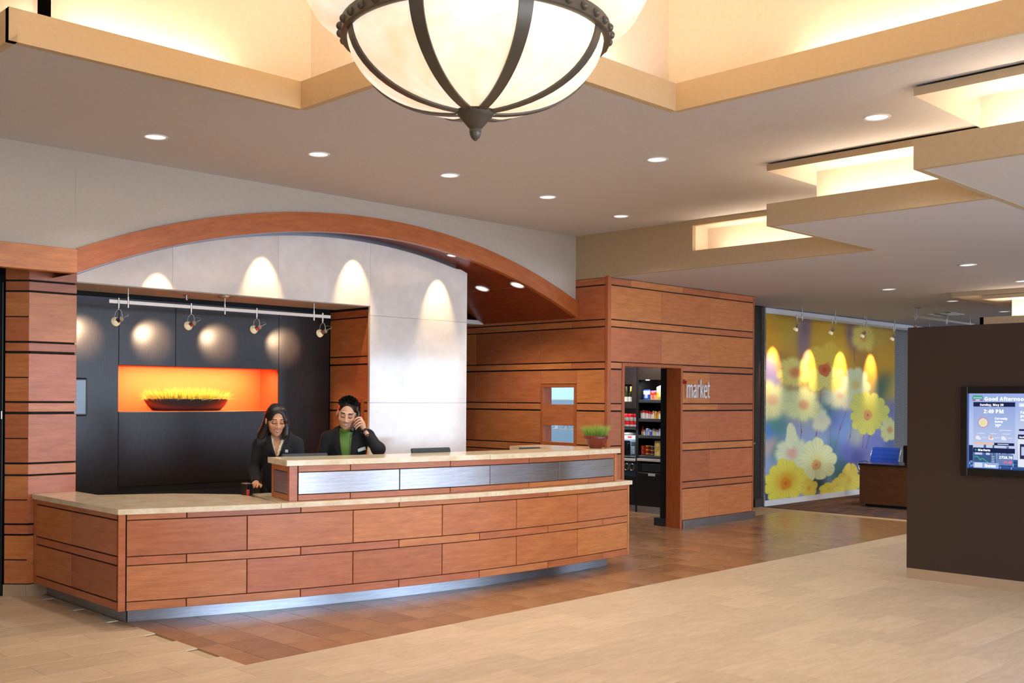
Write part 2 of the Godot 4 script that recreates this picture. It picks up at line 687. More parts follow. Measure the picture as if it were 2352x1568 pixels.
func ceilings() -> void:
	# main ceiling: every cell of the plan that is neither open to the dome nor under the lower ceiling
	var as_ := [-5.0, 0.2, 2.18, 4.14, 6.0, 6.58, 7.87, 9.81]
	var bs := [-6.0, -1.2, 0.5, 1.2, 2.93, 4.39, 4.79, 6.26, 7.6, 8.69]
	var m := MB.new()
	for i in as_.size() - 1:
		for j in bs.size() - 1:
			var a: float = (as_[i] + as_[i + 1]) / 2
			var b: float = (bs[j] + bs[j + 1]) / 2
			if in_star(a, b) or in_low(a, b):
				continue
			m.box(P(as_[i], bs[j + 1], CEIL), P(as_[i + 1], bs[j], CEIL + 0.1))
	structure("ceiling", m, M.ceiling)
	# lower ceiling
	var lowm := MB.new()
	var la := [6.58, 7.87, 9.81, 14.4, 24.0]
	var lb := [-6.0, 1.2, 2.93, 4.79, 8.17, 8.94, 13.4]
	for i in la.size() - 1:
		for j in lb.size() - 1:
			var a: float = (la[i] + la[i + 1]) / 2
			var b: float = (lb[j] + lb[j + 1]) / 2
			if not in_low(a, b) or b > 8.94 and a > 14.4:
				continue
			if a < 9.81 and b > 8.17:
				continue
			lowm.box(P(la[i], lb[j + 1], LOW), P(la[i + 1], lb[j], LOW + 0.06))
	structure("ceiling_low", lowm, M.ceiling)
	# the dome over the star opening: a lip all round, and walls set back behind the light trough
	var n := STAR.size()
	var lip := MB.new()
	var dome := MB.new()
	var trough := MB.new()
	var poly := PackedVector2Array()
	for q in STAR:
		poly.append(Vector2(q[0], q[1]))
	var outer := Geometry2D.offset_polygon(poly, 0.25, Geometry2D.JOIN_MITER)[0]
	if Geometry2D.is_polygon_clockwise(poly):
		poly.reverse()
	for i in n:
		var p := poly[i]
		var q := poly[(i + 1) % n]
		lip_run(lip, p, q, CEIL - 0.003, CEIL + 0.19, 0.05)
	for i in outer.size():
		var p := outer[i]
		var q := outer[(i + 1) % outer.size()]
		wall_run(dome, p, q, CEIL + 0.02, 5.5)
	structure("ceiling_lip", lip, M.lip)
	structure("wall_dome", dome, M.cove)
	structure("roof", boxed(P(-5.2, -6.2, 5.5), P(24.2, 13.6, 5.6)), M.cove)
	# light in the trough: short lengths behind the lip, unseen from below
	for i in n:
		var p := poly[i]
		var q := poly[(i + 1) % n]
		var d := (q - p).normalized()
		var out := Vector2(d.y, -d.x)
		if in_star(((p + q) / 2 + out * 0.1).x, ((p + q) / 2 + out * 0.1).y):
			out = -out
		var len := p.distance_to(q) * 0.55
		var mid := (p + q) / 2 + out * 0.15
		if mid.x + mid.y < 4.0:
			len *= 0.8
		cove_tube(P(mid.x - d.x * len / 2, mid.y - d.y * len / 2, CEIL + 0.125), P(mid.x + d.x * len / 2, mid.y + d.y * len / 2, CEIL + 0.125), 0.62 * len, "star opening of the main ceiling")
	# the stepped bulkheads between the two ceilings: lip, light trough, wall set back, and a thin slab under the main ceiling
	for i in 3:
		var s: Array = STEPS[i]
		var x: float = s[0]
		var b0: float = s[1]
		var b1: float = s[2]
		var bl := MB.new()
		if i == 0:
			# a flush beam with a slot cut in it
			x -= 0.005
			bl.box(P(x, 8.72, LOW - 0.002), P(x + 0.06, b0 - 0.0, 3.385))
			bl.box(P(x, 8.72, 3.67), P(x + 0.06, b0, CEIL + 0.05))
			bl.box(P(x, 8.72, 3.385), P(x + 0.06, 6.93, 3.67))
		else:
			x -= 0.005
			bl.box(P(x, b1 + 0.005, LOW - 0.002), P(x + 0.05, b0, 3.38))
			bl.box(P(x + 0.05, b1 + 0.005, LOW - 0.002), P(9.83, b1 - 0.045, 3.38))
		structure(trim(), bl, M.beam)
		var back := MB.new()
		if i == 0:
			back.box(P(x + 0.3, 6.93, LOW + 0.03), P(x + 0.36, b0 - 0.3, CEIL + 0.05))
			back.box(P(x + 0.06, 6.99, 3.3), P(x + 0.3, 6.93, CEIL))
			back.box(P(x + 0.06, 6.93, 3.67), P(x + 0.3, b0 - 0.3, CEIL))
		else:
			back.box(P(x + 0.3, b1 - 0.3, LOW + 0.03), P(x + 0.36, b0 - 0.3, CEIL + 0.05))
			back.box(P(x + 0.36, b1 - 0.3, LOW + 0.03), P(x + 2.4, b1 - 0.36, CEIL + 0.05))
			# thin slab hung under the main ceiling, of the same outline as the lip
			back.box(P(x, b1, 3.66), P(x + 2.2, b0 - 0.3, 3.715))
		structure("wall_bulkhead", back, M.cove)
		if i > 0:
			structure(trim(), boxed(P(x - 0.004, b1 + 0.004, 3.66), P(x, b0, 3.715)), M.beam)
		var tb := b1 - 0.35 if i else 6.75
		cove_tube(P(x + 0.16, tb, LOW + 0.12), P(x + 0.16, b0 + 0.1, LOW + 0.12), 0.8, "stepped bulkhead over the lane")
		if i:
			cove_tube(P(x + 0.3, b1 - 0.16, LOW + 0.12), P(x + 1.5, b1 - 0.16, LOW + 0.12), 0.4, "stepped bulkhead over the lane")
	# grilles on the set-back walls
	grille(9.81 + 0.295, 5.4, 0.62, 3.34, 3.56, "white air grille in the ceiling slot between the beam and the second step")
	grille(7.87 + 0.295, 3.45, 0.4, 3.34, 3.56, "white square-holed air grille behind the tip of the nearest ceiling step")


func lip_run(m: MB, p: Vector2, q: Vector2, y0: float, y1: float, w: float) -> void:
	var d := (q - p).normalized()
	var out := Vector2(d.y, -d.x)
	if in_star(((p + q) / 2 + out * 0.1).x, ((p + q) / 2 + out * 0.1).y):
		out = -out
	p -= out * 0.004
	q -= out * 0.004
	var a := p - d * 0.004
	var b := q + d * 0.004
	var lo := Vector2(minf(minf(a.x, b.x), minf(a.x + out.x * w, b.x + out.x * w)), minf(minf(a.y, b.y), minf(a.y + out.y * w, b.y + out.y * w)))
	var hi := Vector2(maxf(maxf(a.x, b.x), maxf(a.x + out.x * w, b.x + out.x * w)), maxf(maxf(a.y, b.y), maxf(a.y + out.y * w, b.y + out.y * w)))
	m.box(P(lo.x, hi.y, y0), P(hi.x, lo.y, y1))


func wall_run(m: MB, p: Vector2, q: Vector2, y0: float, y1: float) -> void:
	var d := (q - p).normalized()
	var out := Vector2(d.y, -d.x)
	var mid := (p + q) / 2 + out * 0.02
	if in_star(mid.x - out.x * 0.4, mid.y - out.y * 0.4) == false:
		out = -out
	var lo := Vector2(minf(p.x, q.x), minf(p.y, q.y))
	var hi := Vector2(maxf(p.x, q.x), maxf(p.y, q.y))
	lo += Vector2(minf(out.x, 0), minf(out.y, 0)) * 0.08
	hi += Vector2(maxf(out.x, 0), maxf(out.y, 0)) * 0.08
	m.box(P(lo.x, hi.y, y0), P(hi.x, lo.y, y1))


var cove_made := 0
func cove_tube(p: Vector3, q: Vector3, energy: float, where: String) -> void:
	cove_made += 1
	var mid := (p + q) / 2
	var d := q - p
	var l := area("cove_light", mid, Vector2(0.05, d.length()), Vector3.UP, rgb(255, 232, 205), energy)
	# a rectangle lamp shines along its own -Z: turn it to face up
	var z := Vector3.DOWN
	var y := d.normalized()
	l.transform = Transform3D(Basis(y.cross(z), y, z), mid + Vector3.UP * 0.03)
	var t := MB.new()
	t.tube([p, q], 0.013, 8)
	var s := structure(trim(), t, glow(rgb(255, 232, 200), 2.0))


func grille(x: float, b: float, w: float, h0: float, h1: float, label: String) -> void:
	var g := thing("air_grille", label, "air grille", P(x, b, h0), "air grilles in the ceiling steps")
	var back := MB.new()
	back.box(P(x - 0.004, b, h0), P(x + 0.004, b - w, h1))
	apart("backing", back, M.black_matt, g)
	var bars := MB.new()
	var s := 0.035
	var k := 0
	while k * s <= w:
		bars.box(P(x - 0.014, b - k * s + 0.0, h0), P(x - 0.004, b - k * s - 0.014, h1))
		k += 1
	k = 0
	while k * s <= h1 - h0:
		bars.box(P(x - 0.013, b, h0 + k * s), P(x - 0.004, b - w, h0 + k * s + 0.014))
		k += 1
	apart("lattice", bars, M.cove, g)


func shell() -> void:
	# outer walls, with window openings behind the camera
	var front := MB.new()     # the wall at b = -6
	var xs := [-5.2]
	for i in 4:
		xs.append(WINDOWS[i][0].x - WINDOWS[i][1].x / 2)
		xs.append(WINDOWS[i][0].x + WINDOWS[i][1].x / 2)
	xs.append(24.2)
	for i in range(0, xs.size(), 2):
		front.box(P(xs[i], -6.0, 0), P(xs[i + 1], -6.2, 5.5))
	for i in 4:
		var c: Vector3 = WINDOWS[i][0]
		var s: Vector2 = WINDOWS[i][1]
		front.box(P(c.x - s.x / 2, -6.0, 0), P(c.x + s.x / 2, -6.2, c.y - s.y / 2))
		front.box(P(c.x - s.x / 2, -6.0, c.y + s.y / 2), P(c.x + s.x / 2, -6.2, 5.5))
	structure("wall_front", front, M.plaster)
	var left := MB.new()
	var wl: Array = WINDOWS[4]
	left.box(P(-5.2, 13.6, 0), P(-5.0, -wl[0].z + wl[1].x / 2, 5.5))
	left.box(P(-5.2, -wl[0].z - wl[1].x / 2, 0), P(-5.0, -6.2, 5.5))
	left.box(P(-5.2, -wl[0].z + wl[1].x / 2, 0), P(-5.0, -wl[0].z - wl[1].x / 2, wl[0].y - wl[1].y / 2))
	left.box(P(-5.2, -wl[0].z + wl[1].x / 2, wl[0].y + wl[1].y / 2), P(-5.0, -wl[0].z - wl[1].x / 2, 5.5))
	structure("wall_left", left, M.plaster)
	structure("wall_right", boxed(P(24.0, 13.6, 0), P(24.2, -6.2, 5.5)), M.plaster)
	structure("wall_back", boxed(P(-5.2, 13.6, 0), P(24.2, 13.4, 5.5)), M.plaster)
	var k := 0
	for w in WINDOWS:
		k += 1
		var g := MB.new()
		var c: Vector3 = w[0]
		var s: Vector2 = w[1]
		var along := Vector3(1, 0, 0) if absf(w[2].z) > 0.5 else Vector3(0, 0, 1)
		var outw: Vector3 = -w[2] * 0.22
		for i in 4:
			var d := along * (s.x * (i / 3.0 - 0.5))
			g.box(c + outw + d - along * 0.03 - Vector3(0, s.y / 2, 0) - (Vector3.ONE - along - Vector3.UP) * 0.03, c + outw + d + along * 0.03 + Vector3(0, s.y / 2, 0) + (Vector3.ONE - along - Vector3.UP) * 0.03)
		for y in [-0.5, 0.2, 0.5]:
			g.box(c + outw + Vector3(0, y * s.y - 0.03, 0) - along * s.x / 2 - (Vector3.ONE - along - Vector3.UP) * 0.03, c + outw + Vector3(0, y * s.y + 0.03, 0) + along * s.x / 2 + (Vector3.ONE - along - Vector3.UP) * 0.03)
		structure("window_%d" % k, g, M.white)


# ---------------------------------------------------------------- reception wall, vault, stone wall, alcove
const ROWS := [[0.105, 0.515], [0.525, 0.605], [0.615, 1.02], [1.03, 1.12], [1.13, 1.545], [1.56, 1.64], [1.65, 2.06], [2.075, 2.15], [2.16, 2.58], [2.59, 2.67], [2.68, 3.09], [3.1, 3.185]]


func arc(a: float, h0: float, rise: float, half := 3.125, mid := 6.68) -> float:
	var r := (half * half + rise * rise) / (2 * rise)
	return h0 + rise - r + sqrt(maxf(0, r * r - (a - mid) * (a - mid)))


func arch_in(a: float) -> float:
	return arc(a, 2.712, 0.66)


func arch_out(a: float) -> float:
	return arc(a, 2.915, 0.645)


func vault_h(a: float) -> float:
	return arc(a, 2.712, 0.735)


# a panel facing -b (towards the lane), its face at b
func panel_b(par: Node, a0: float, a1: float, h0: float, h1: float, b: float, m: Material = null, called := "panel", g := 0.0018) -> void:
	var mb := MB.new()
	mb.off = Vector2(rng.randf() * 9, rng.randf() * 9)
	mb.box(P(a0 + g, b + 0.02, h0 + g), P(a1 - g, b, h1 - g), 0.0025)
	apart(called, mb, m if m else WOOD[rng.randi() % WOOD.size()], par)


# a panel facing -a, its face at a
func panel_a(par: Node, b0: float, b1: float, h0: float, h1: float, a: float, m: Material = null, called := "panel", g := 0.0018) -> void:
	var mb := MB.new()
	mb.off = Vector2(rng.randf() * 9, rng.randf() * 9)
	mb.box(P(a, b1 - g, h0 + g), P(a + 0.02, b0 + g, h1 - g), 0.0025)
	apart(called, mb, m if m else WOOD[rng.randi() % WOOD.size()], par)


func reception() -> void:
	arch_wall()
	stone_wall()
	alcove()
	pilaster()
	plank_wall()
	market_wall()


func arch_wall() -> void:
	# plaster above the arch, from the outer curve to the ceiling
	var m := MB.new()
	var n := 56
	var lo := []
	var hi := []
	for i in n + 1:
		var a := lerpf(3.555, 9.805, float(i) / n)
		lo.append(P(a, 8.69, arch_out(a) - 0.03))
		hi.append(P(a, 8.69, CEIL + 0.05))
	m.sheet([lo, hi])
	m.box(P(-5.0, 8.85, 2.88), P(3.56, 8.69, CEIL + 0.05))
	structure("wall_reception", m, M.plaster)
	# the band of the arch
	var band := MB.new()
	var rows := [[], [], [], []]
	var uvs := [[], [], [], []]
	var s := 0.0
	for i in n + 1:
		var a := lerpf(3.555, 9.83, float(i) / n)
		var a2 := minf(a, 9.805)
		if i > 0:
			s += Vector2(6.275 / n, arch_in(a2) - arch_in(minf(lerpf(3.555, 9.83, float(i - 1) / n), 9.805))).length()
		var pts := [P(a, 8.72, arch_in(a2)), P(a, 8.655, arch_in(a2)), P(a, 8.655, arch_out(a2)), P(a, 8.72, arch_out(a2))]
		for k in 4:
			rows[k].append(pts[k])
			uvs[k].append(Vector2(s, [0.07, 0.0, 0.21, 0.28][k]))
	band.sheet([rows[0], rows[1]], false, [uvs[0], uvs[1]])
	band.sheet([rows[1], rows[2]], false, [uvs[1], uvs[2]])
	band.sheet([rows[2], rows[3]], false, [uvs[2], uvs[3]])
	band.quad(P(9.83, 8.655, arch_in(9.8)), P(9.83, 8.72, arch_in(9.8)), P(9.83, 8.72, arch_out(9.8)), P(9.83, 8.655, arch_out(9.8)))
	structure(trim(), band, M.wood_arch)
	# header to the left of the arch
	var hd := MB.new()
	hd.box(P(-4.9, 8.73, 2.712), P(3.562, 8.645, 2.912), 0.003)
	structure(trim(), hd, M.wood_header)
	# wood vault behind the arch
	var v := MB.new()
	var f := []
	var bk := []
	for i in n + 1:
		var a := lerpf(3.555, 9.83, float(i) / n)
		f.append(P(a, 8.70, vault_h(a)))
		bk.append(P(a, 10.36, vault_h(a)))
	v.sheet([bk, f])
	var edge := MB.new()
	var e0 := []
	var e1 := []
	for i in n + 1:
		var a := lerpf(3.555, 9.83, float(i) / n)
		e0.append(P(a, 8.72, arch_in(a) - 0.0))
		e1.append(P(a, 8.72, vault_h(a) + 0.04))
	v.sheet([e0, e1], true)
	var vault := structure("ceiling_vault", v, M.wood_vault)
	# the joint that runs across the vault boards
	var j := MB.new()
	j.tube([P(9.0, 8.75, vault_h(9.0) + 0.001), P(9.0, 10.36, vault_h(9.0) + 0.001)], 0.003, 6)
	apart("joint", j, M.wood_header, vault)
	# white ceiling and walls of the passage behind the vault
	structure("ceiling_passage", boxed(P(7.0, 13.4, 2.705), P(9.95, 10.37, 2.76)), M.white)
	structure("wall_passage", boxed(P(7.0, 13.0, 0), P(9.95, 12.9, 2.8)), M.plaster)


func stone_wall() -> void:
	# four upright slabs over the alcove and a stack of slabs to its right, all following the curve of the vault
	var w := structure("wall_stone", boxed(P(6.99, 9.235, 0), P(8.38, 9.2, 2.6)), M.stone)
	var b := 9.17
	var cuts := [3.75, 4.665, 5.81, 6.97]
	for i in 3:
		stone_slab(w, cuts[i], cuts[i + 1], 2.7, -1.0, b)
	var hs := [0.0, 0.62, 1.645, 2.6, -1.0]
	for i in 4:
		stone_slab(w, 6.97, 8.405, hs[i], hs[i + 1], b)
	# metal edge over the stone
	var t := MB.new()
	var r0 := []
	var r1 := []
	for i in 41:
		var a := lerpf(3.75, 8.24, i / 40.0)
		r0.append(P(a, b + 0.02, vault_h(a) - 0.06))
		r1.append(P(a, b + 0.02, vault_h(a) + 0.01))
	t.sheet([r0, r1])
	structure(trim(), t, M.trim_metal)


func stone_slab(par: Node, a0: float, a1: float, h0: float, h1: float, b: float) -> void:
	var m := MB.new()
	m.off = Vector2(rng.randf() * 5, rng.randf() * 5)
	var g := 0.0012
	a0 += g
	a1 -= g
	if h1 > 0:
		m.box(P(a0, b + 0.035, h0 + g), P(a1, b, h1 - g), 0.002)
	else:
		var f0 := []
		var f1 := []
		var k0 := []
		var k1 := []
		for i in 15:
			var a := lerpf(a0, a1, i / 14.0)
			var top := vault_h(a) - 0.055 if a < 8.24 else vault_h(a) - 0.03 - 0.1 * (a - 8.24)
			f0.append(P(a, b, h0 + g))
			f1.append(P(a, b, top))
			k0.append(P(a, b + 0.035, h0 + g))
			k1.append(P(a, b + 0.035, top))
		m.sheet([f0, f1])
		m.sheet([k0, k1], true)
		m.sheet([f1, k1])
		m.sheet([k0, f0])
		m.quad(k0[0], f0[0], f1[0], k1[0])
		m.quad(f0[14], k0[14], k1[14], f1[14])
	apart("slab", m, M.stone, par)


func alcove() -> void:
	var bb := 9.93
	# ceiling of the alcove, a dark groove along its back
	structure("ceiling_alcove", boxed(P(3.7, 9.86, 2.695), P(7.02, 9.2, 2.75)), M.plaster)
	structure(trim(), boxed(P(3.7, 9.99, 2.72), P(7.02, 9.86, 2.78)), M.black_matt)
	# dark wood wall with a lit niche
	var back := MB.new()
	back.box(P(3.7, bb + 0.06, 0.0), P(4.5, bb + 0.02, 2.75))
	back.box(P(4.5, bb + 0.06, 2.0), P(7.02, bb + 0.02, 2.75))
	back.box(P(4.5, bb + 0.06, 0.0), P(7.02, bb + 0.02, 1.55))
	back.box(P(6.303, bb + 0.06, 1.5), P(7.02, bb + 0.02, 2.1))
	var w := structure("wall_alcove", back, M.reveal)
	var seams := [3.75, 4.497, 5.09, 6.303, 6.97]
	for i in 4:
		var a0: float = seams[i]
		var a1: float = seams[i + 1]
		if i == 0 or i == 3:
			panel_b(w, a0, a1, 0.1 if i == 0 else 0.81, 2.66, bb, M.dark_wood, "panel", 0.0012)
		else:
			panel_b(w, a0, a1, 2.003, 2.66, bb, M.dark_wood, "panel", 0.0012)
	panel_b(w, 4.497, 6.303, 0.81, 1.548, bb, M.dark_wood, "panel", 0.0012)
	var groove := boxed(P(4.497, bb + 0.015, 0.1), P(6.97, bb - 0.01, 0.74))
	apart("base_cabinet", groove, M.black_matt, w)
	# niche: orange back and cheeks of brown wood
	var d := 10.30
	var n := MB.new()
	n.box(P(4.5, d + 0.03, 1.5), P(6.33, d, 2.05))
	n.box(P(4.44, d, 1.5), P(4.503, bb + 0.02, 2.05))
	n.box(P(4.45, d, 1.5), P(6.31, bb + 0.012, 1.552))
	n.box(P(4.45, d, 2.0), P(6.31, bb + 0.012, 2.05))
	apart("niche_lining", n, M.orange, w)
	apart("niche_cheek", boxed(P(6.300, d + 0.02, 1.5), P(6.36, bb + 0.012, 2.05)), mat(rgb(150, 64, 26), 0.6), w)
	# wood return wall on the right of the alcove
	var rb := MB.new()
	rb.box(P(6.995, 9.97, 0), P(7.06, 9.21, 2.75))
	var r := structure("wall_alcove_side", rb, M.reveal)
	for row in ROWS:
		if row[0] < 2.67:
			var b0 := 9.185
			if row[1] > 1.1 and row[0] < 1.64:
				panel_a(r, b0, 9.285, row[0], row[1], 6.98)
				panel_a(r, 9.56, bb, row[0], row[1], 6.98)
			else:
				panel_a(r, b0, bb, row[0], minf(row[1], 2.69), 6.98)
	var fr := MB.new()
	fr.box(P(6.965, 9.56, 1.645), P(7.0, 9.285, 1.69), 0.002)
	fr.box(P(6.965, 9.325, 1.1), P(7.0, 9.285, 1.645), 0.002)
	fr.box(P(6.965, 9.56, 1.1), P(7.0, 9.52, 1.645), 0.002)
	apart("frame", fr, M.wood_vertical, r)
	structure("wall_alcove_left", boxed(P(3.66, 9.97, 0), P(3.745, 9.2, 2.75)), M.dark_wood)
	# closed back of all this
	structure("wall_service", boxed(P(-5.0, 10.42, 0), P(8.4, 10.37, 3.6)), M.plaster)


func pilaster() -> void:
	# face along the reception wall, then a face turned 45 degrees; each course a panel
	var core := MB.new()
	core.box(P(3.38, 9.6, 0.1), P(3.755, 9.17, 2.9))
	var w := structure("wall_pilaster", core, M.reveal)
	for row in ROWS:
		if row[0] > 2.7:
			continue
		panel_b(w, 3.357, 3.768, row[0], row[1], 9.15, null, "panel", 0.003)
	# turned face: from (3.357, 9.15) to (3.219, 9.288)
	var xf := Transform3D(Basis(Vector3.UP, -PI / 4), P(3.36, 9.153))
	for row in ROWS:
		if row[0] > 2.7:
			continue
		var tall: bool = row[1] - row[0] > 0.2
		var halves := [[row[0], row[1]]]
		if tall:
			halves = [[row[0], (row[0] + row[1]) / 2 - 0.003], [(row[0] + row[1]) / 2, row[1]]]
		for h in halves:
			var mb := MB.new()
			mb.xf = xf
			mb.off = Vector2(rng.randf() * 9, rng.randf() * 9)
			mb.box(Vector3(-0.197, h[0] + 0.003, -0.02), Vector3(0.0, h[1] - 0.003, 0.0), 0.002)
			apart("panel", mb, WOOD[rng.randi() % WOOD.size()], w)
	var cb := MB.new()
	cb.xf = xf
	cb.box(Vector3(-0.2, 0.1, -0.4), Vector3(-0.005, 2.9, -0.018))
	apart("core", cb, M.reveal, w)
	var k := MB.new()
	k.box(P(3.35, 9.5, 0.0), P(3.768, 9.148, 0.1), 0.001)
	k.xf = xf
	k.box(Vector3(-0.205, 0.0, -0.1), Vector3(0.002, 0.1, 0.004), 0.001)
	structure("baseboard_pilaster", k, M.tan_base)
	# dark door frame at the edge of the picture
	var dr := MB.new()
	dr.xf = xf
	dr.box(Vector3(-0.95, 0.0, -0.1), Vector3(-0.206, 2.72, -0.02))
	var door := structure("door_1", dr, M.black)
	var stile := MB.new()
	stile.xf = xf
	stile.box(Vector3(-0.235, 0.02, -0.02), Vector3(-0.212, 2.66, 0.012), 0.003)
	stile.box(Vector3(-0.9, 2.6, -0.02), Vector3(-0.212, 2.66, 0.01), 0.003)
	apart("door_frame", stile, M.black, door)
	var hn := MB.new()
	hn.xf = xf
	hn.box(Vector3(-0.222, 1.50, 0.012), Vector3(-0.208, 1.57, 0.03), 0.003)
	apart("door_handle", hn, M.chrome, door)
	structure("wall_left_closing", boxed(P(-5.0, 9.95, 0), P(3.3, 9.9, 3.6)), M.plaster)


func plank_wall() -> void:
	var x := 9.805
	var core := MB.new()
	# backing with a hole for the pass-through
	core.box(P(x + 0.018, 13.4, 0), P(x + 0.16, 9.26, 3.2))
	core.box(P(x + 0.018, 8.69, 0), P(x + 0.16, 8.195, 3.2))
	core.box(P(x + 0.018, 9.26, 0), P(x + 0.16, 8.69, 1.13))
	core.box(P(x + 0.018, 9.26, 1.87), P(x + 0.16, 8.69, 3.2))
	var w := structure("wall_plank", core, M.reveal)
	var big := [8.205, 9.295, 10.512, 11.7]
	var strip := [8.205, 8.757, 9.902, 11.05]
	for i in ROWS.size():
		var row: Array = ROWS[i]
		var tall: bool = row[1] - row[0] > 0.2
		var cuts: Array = big if tall else strip
		for k in cuts.size() - 1:
			var b0: float = cuts[k]
			var b1: float = cuts[k + 1]
			# keep clear of the pass-through frame
			if row[1] > 1.1 and row[0] < 1.885:
				var top := minf(row[1], 1.885)
				if b0 < 8.667:
					panel_a(w, b0, minf(b1, 8.667), row[0], row[1], x)
				if b1 > 9.283:
					panel_a(w, maxf(b0, 9.283), b1, row[0], row[1], x)
				if row[1] > 1.9 and b0 < 9.283 and b1 > 8.667:
					panel_a(w, maxf(b0, 8.667), minf(b1, 9.283), 1.889, row[1], x)
				continue
			if row[0] > 2.7:
				if b0 > 8.7:
					continue
				b1 = minf(b1, 8.70)
			panel_a(w, b0, b1, row[0], row[1], x)
	# pass-through frame with two openings
	var fr := thing("pass_through", "wood-framed pass-through with two small openings in the panelled wall behind the potted grass", "wall opening", P(x, 8.97, 1.1))
	var f := MB.new()
	f.box(P(x - 0.004, 9.28, 1.107), P(x + 0.165, 9.24, 1.885), 0.002)
	f.box(P(x - 0.004, 8.71, 1.107), P(x + 0.165, 8.67, 1.885), 0.002)
	f.box(P(x - 0.004, 9.24, 1.845), P(x + 0.165, 8.71, 1.885), 0.002)
	f.box(P(x - 0.004, 9.24, 1.107), P(x + 0.165, 8.71, 1.15), 0.002)
	apart("frame", f, M.wood_vertical, fr)
	apart("panel", boxed(P(x - 0.001, 9.24, 1.363), P(x + 0.165, 8.71, 1.63), 0.002), WOOD[1], fr)
	# corner post
	structure(trim(), boxed(P(x - 0.01, 8.20, 0.0), P(x + 0.055, 8.155, 3.2), 0.003), M.wood_vertical)
	structure("baseboard_plank", boxed(P(x + 0.004, 11.5, 0), P(x + 0.03, 8.2, 0.1)), M.kick)


func market_wall() -> void:
	var b := 8.17
	var core := MB.new()
	core.box(P(9.97, b + 0.16, 0), P(10.10, b + 0.018, LOW + 0.02))
	core.box(P(11.36, b + 0.16, 0), P(13.08, b + 0.018, LOW + 0.02))
	core.box(P(10.10, b + 0.16, 2.15), P(11.36, b + 0.018, LOW + 0.02))
	var w := structure("wall_market", core, M.reveal)
	var big := [9.86, 10.897, 11.985, 13.062]
	var strip := [9.86, 10.258, 11.353, 12.19, 13.062]
	for i in ROWS.size():
		var row: Array = ROWS[i]
		var tall: bool = row[1] - row[0] > 0.2
		var cuts: Array = big if tall else strip
		for k in cuts.size() - 1:
			var a0: float = cuts[k]
			var a1: float = cuts[k + 1]
			if row[0] < 2.15:
				if a0 < 10.085:
					panel_b(w, a0, minf(a1, 10.085), row[0], row[1], b)
				if a1 > 11.36:
					panel_b(w, maxf(a0, 11.36), a1, row[0], row[1], b)
				continue
			panel_b(w, a0, a1, row[0], row[1], b)
	structure(trim(), boxed(P(13.066, b + 0.16, 0.1), P(13.09, b - 0.004, LOW), 0.003), M.wood_vertical)
	# the end of the block
	structure("wall_market_end", boxed(P(13.06, 10.4, 0), P(13.08, b + 0.02, LOW)), M.wood_vertical)
	# door lining
	var d := MB.new()
	d.box(P(10.09, 8.40, 0), P(10.14, b - 0.006, 2.115), 0.003)
	d.box(P(11.315, 8.40, 0), P(11.357, b - 0.006, 2.115), 0.003)
	d.box(P(10.09, 8.40, 2.11), P(11.357, b - 0.006, 2.152), 0.003)
	structure("door_2", d, M.wood_vertical)
	structure("baseboard_market", boxed(P(11.358, b + 0.01, 0), P(13.105, b - 0.03, 0.1), 0.002), M.kick)
	structure("baseboard_market_left", boxed(P(9.83, b + 0.01, 0), P(10.09, b - 0.012, 0.1), 0.002), M.kick)
	# sign
	var s := thing("market_sign", "white raised letters reading market under a small red the, right of the market door", "sign", P(11.36, b, 1.7))
	letters("market", Vector3(11.40, 1.715, -b + 0.022), 0.245, 0.02, M.white, s, "Droid Sans", 0.52)
	letters("the", Vector3(11.345, 1.905, -b + 0.02), 0.062, 0.012, mat(rgb(170, 16, 24), 0.5), s, "Droid Sans", 0.62)


# lettering: a TextMesh standing at the baseline point, facing +Z
func letters(text: String, at: Vector3, height: float, deep: float, m: Material, par: Node, font := "Droid Sans", squeeze := 1.0, called := "lettering") -> MeshInstance3D:
	var f := SystemFont.new()
	f.font_names = PackedStringArray([font])
	var t := TextMesh.new()
	t.text = text
	t.font = f
	t.font_size = 48
	t.pixel_size = height / 36.0
	t.depth = deep
	t.horizontal_alignment = HORIZONTAL_ALIGNMENT_LEFT
	t.vertical_alignment = VERTICAL_ALIGNMENT_BOTTOM
	var o := MeshInstance3D.new()
	o.mesh = t
	o.material_override = m
	o.name = called
	par.add_child(o, true)
	o.position = at - origin_of(par) - Vector3(0, height * 0.3, 0)
	o.scale = Vector3(squeeze, 1, 1)
	return o


# ---------------------------------------------------------------- the curved desk
const CA0 := 3.41
const CA1 := 8.43


# front line of the desk in plan; off moves it back into the desk
func desk(a: float, off := 0.0) -> Vector2:
	var r := 10.7
	var c := Vector2(7.5, 6.69 + r)
	var p := Vector2(a, c.y - sqrt(r * r - (a - c.x) * (a - c.x)))
	return p + (c - p).normalized() * off


func desk_p(a: float, off: float, h: float) -> Vector3:
	var q := desk(a, off)
	return P(q.x, q.y, h)


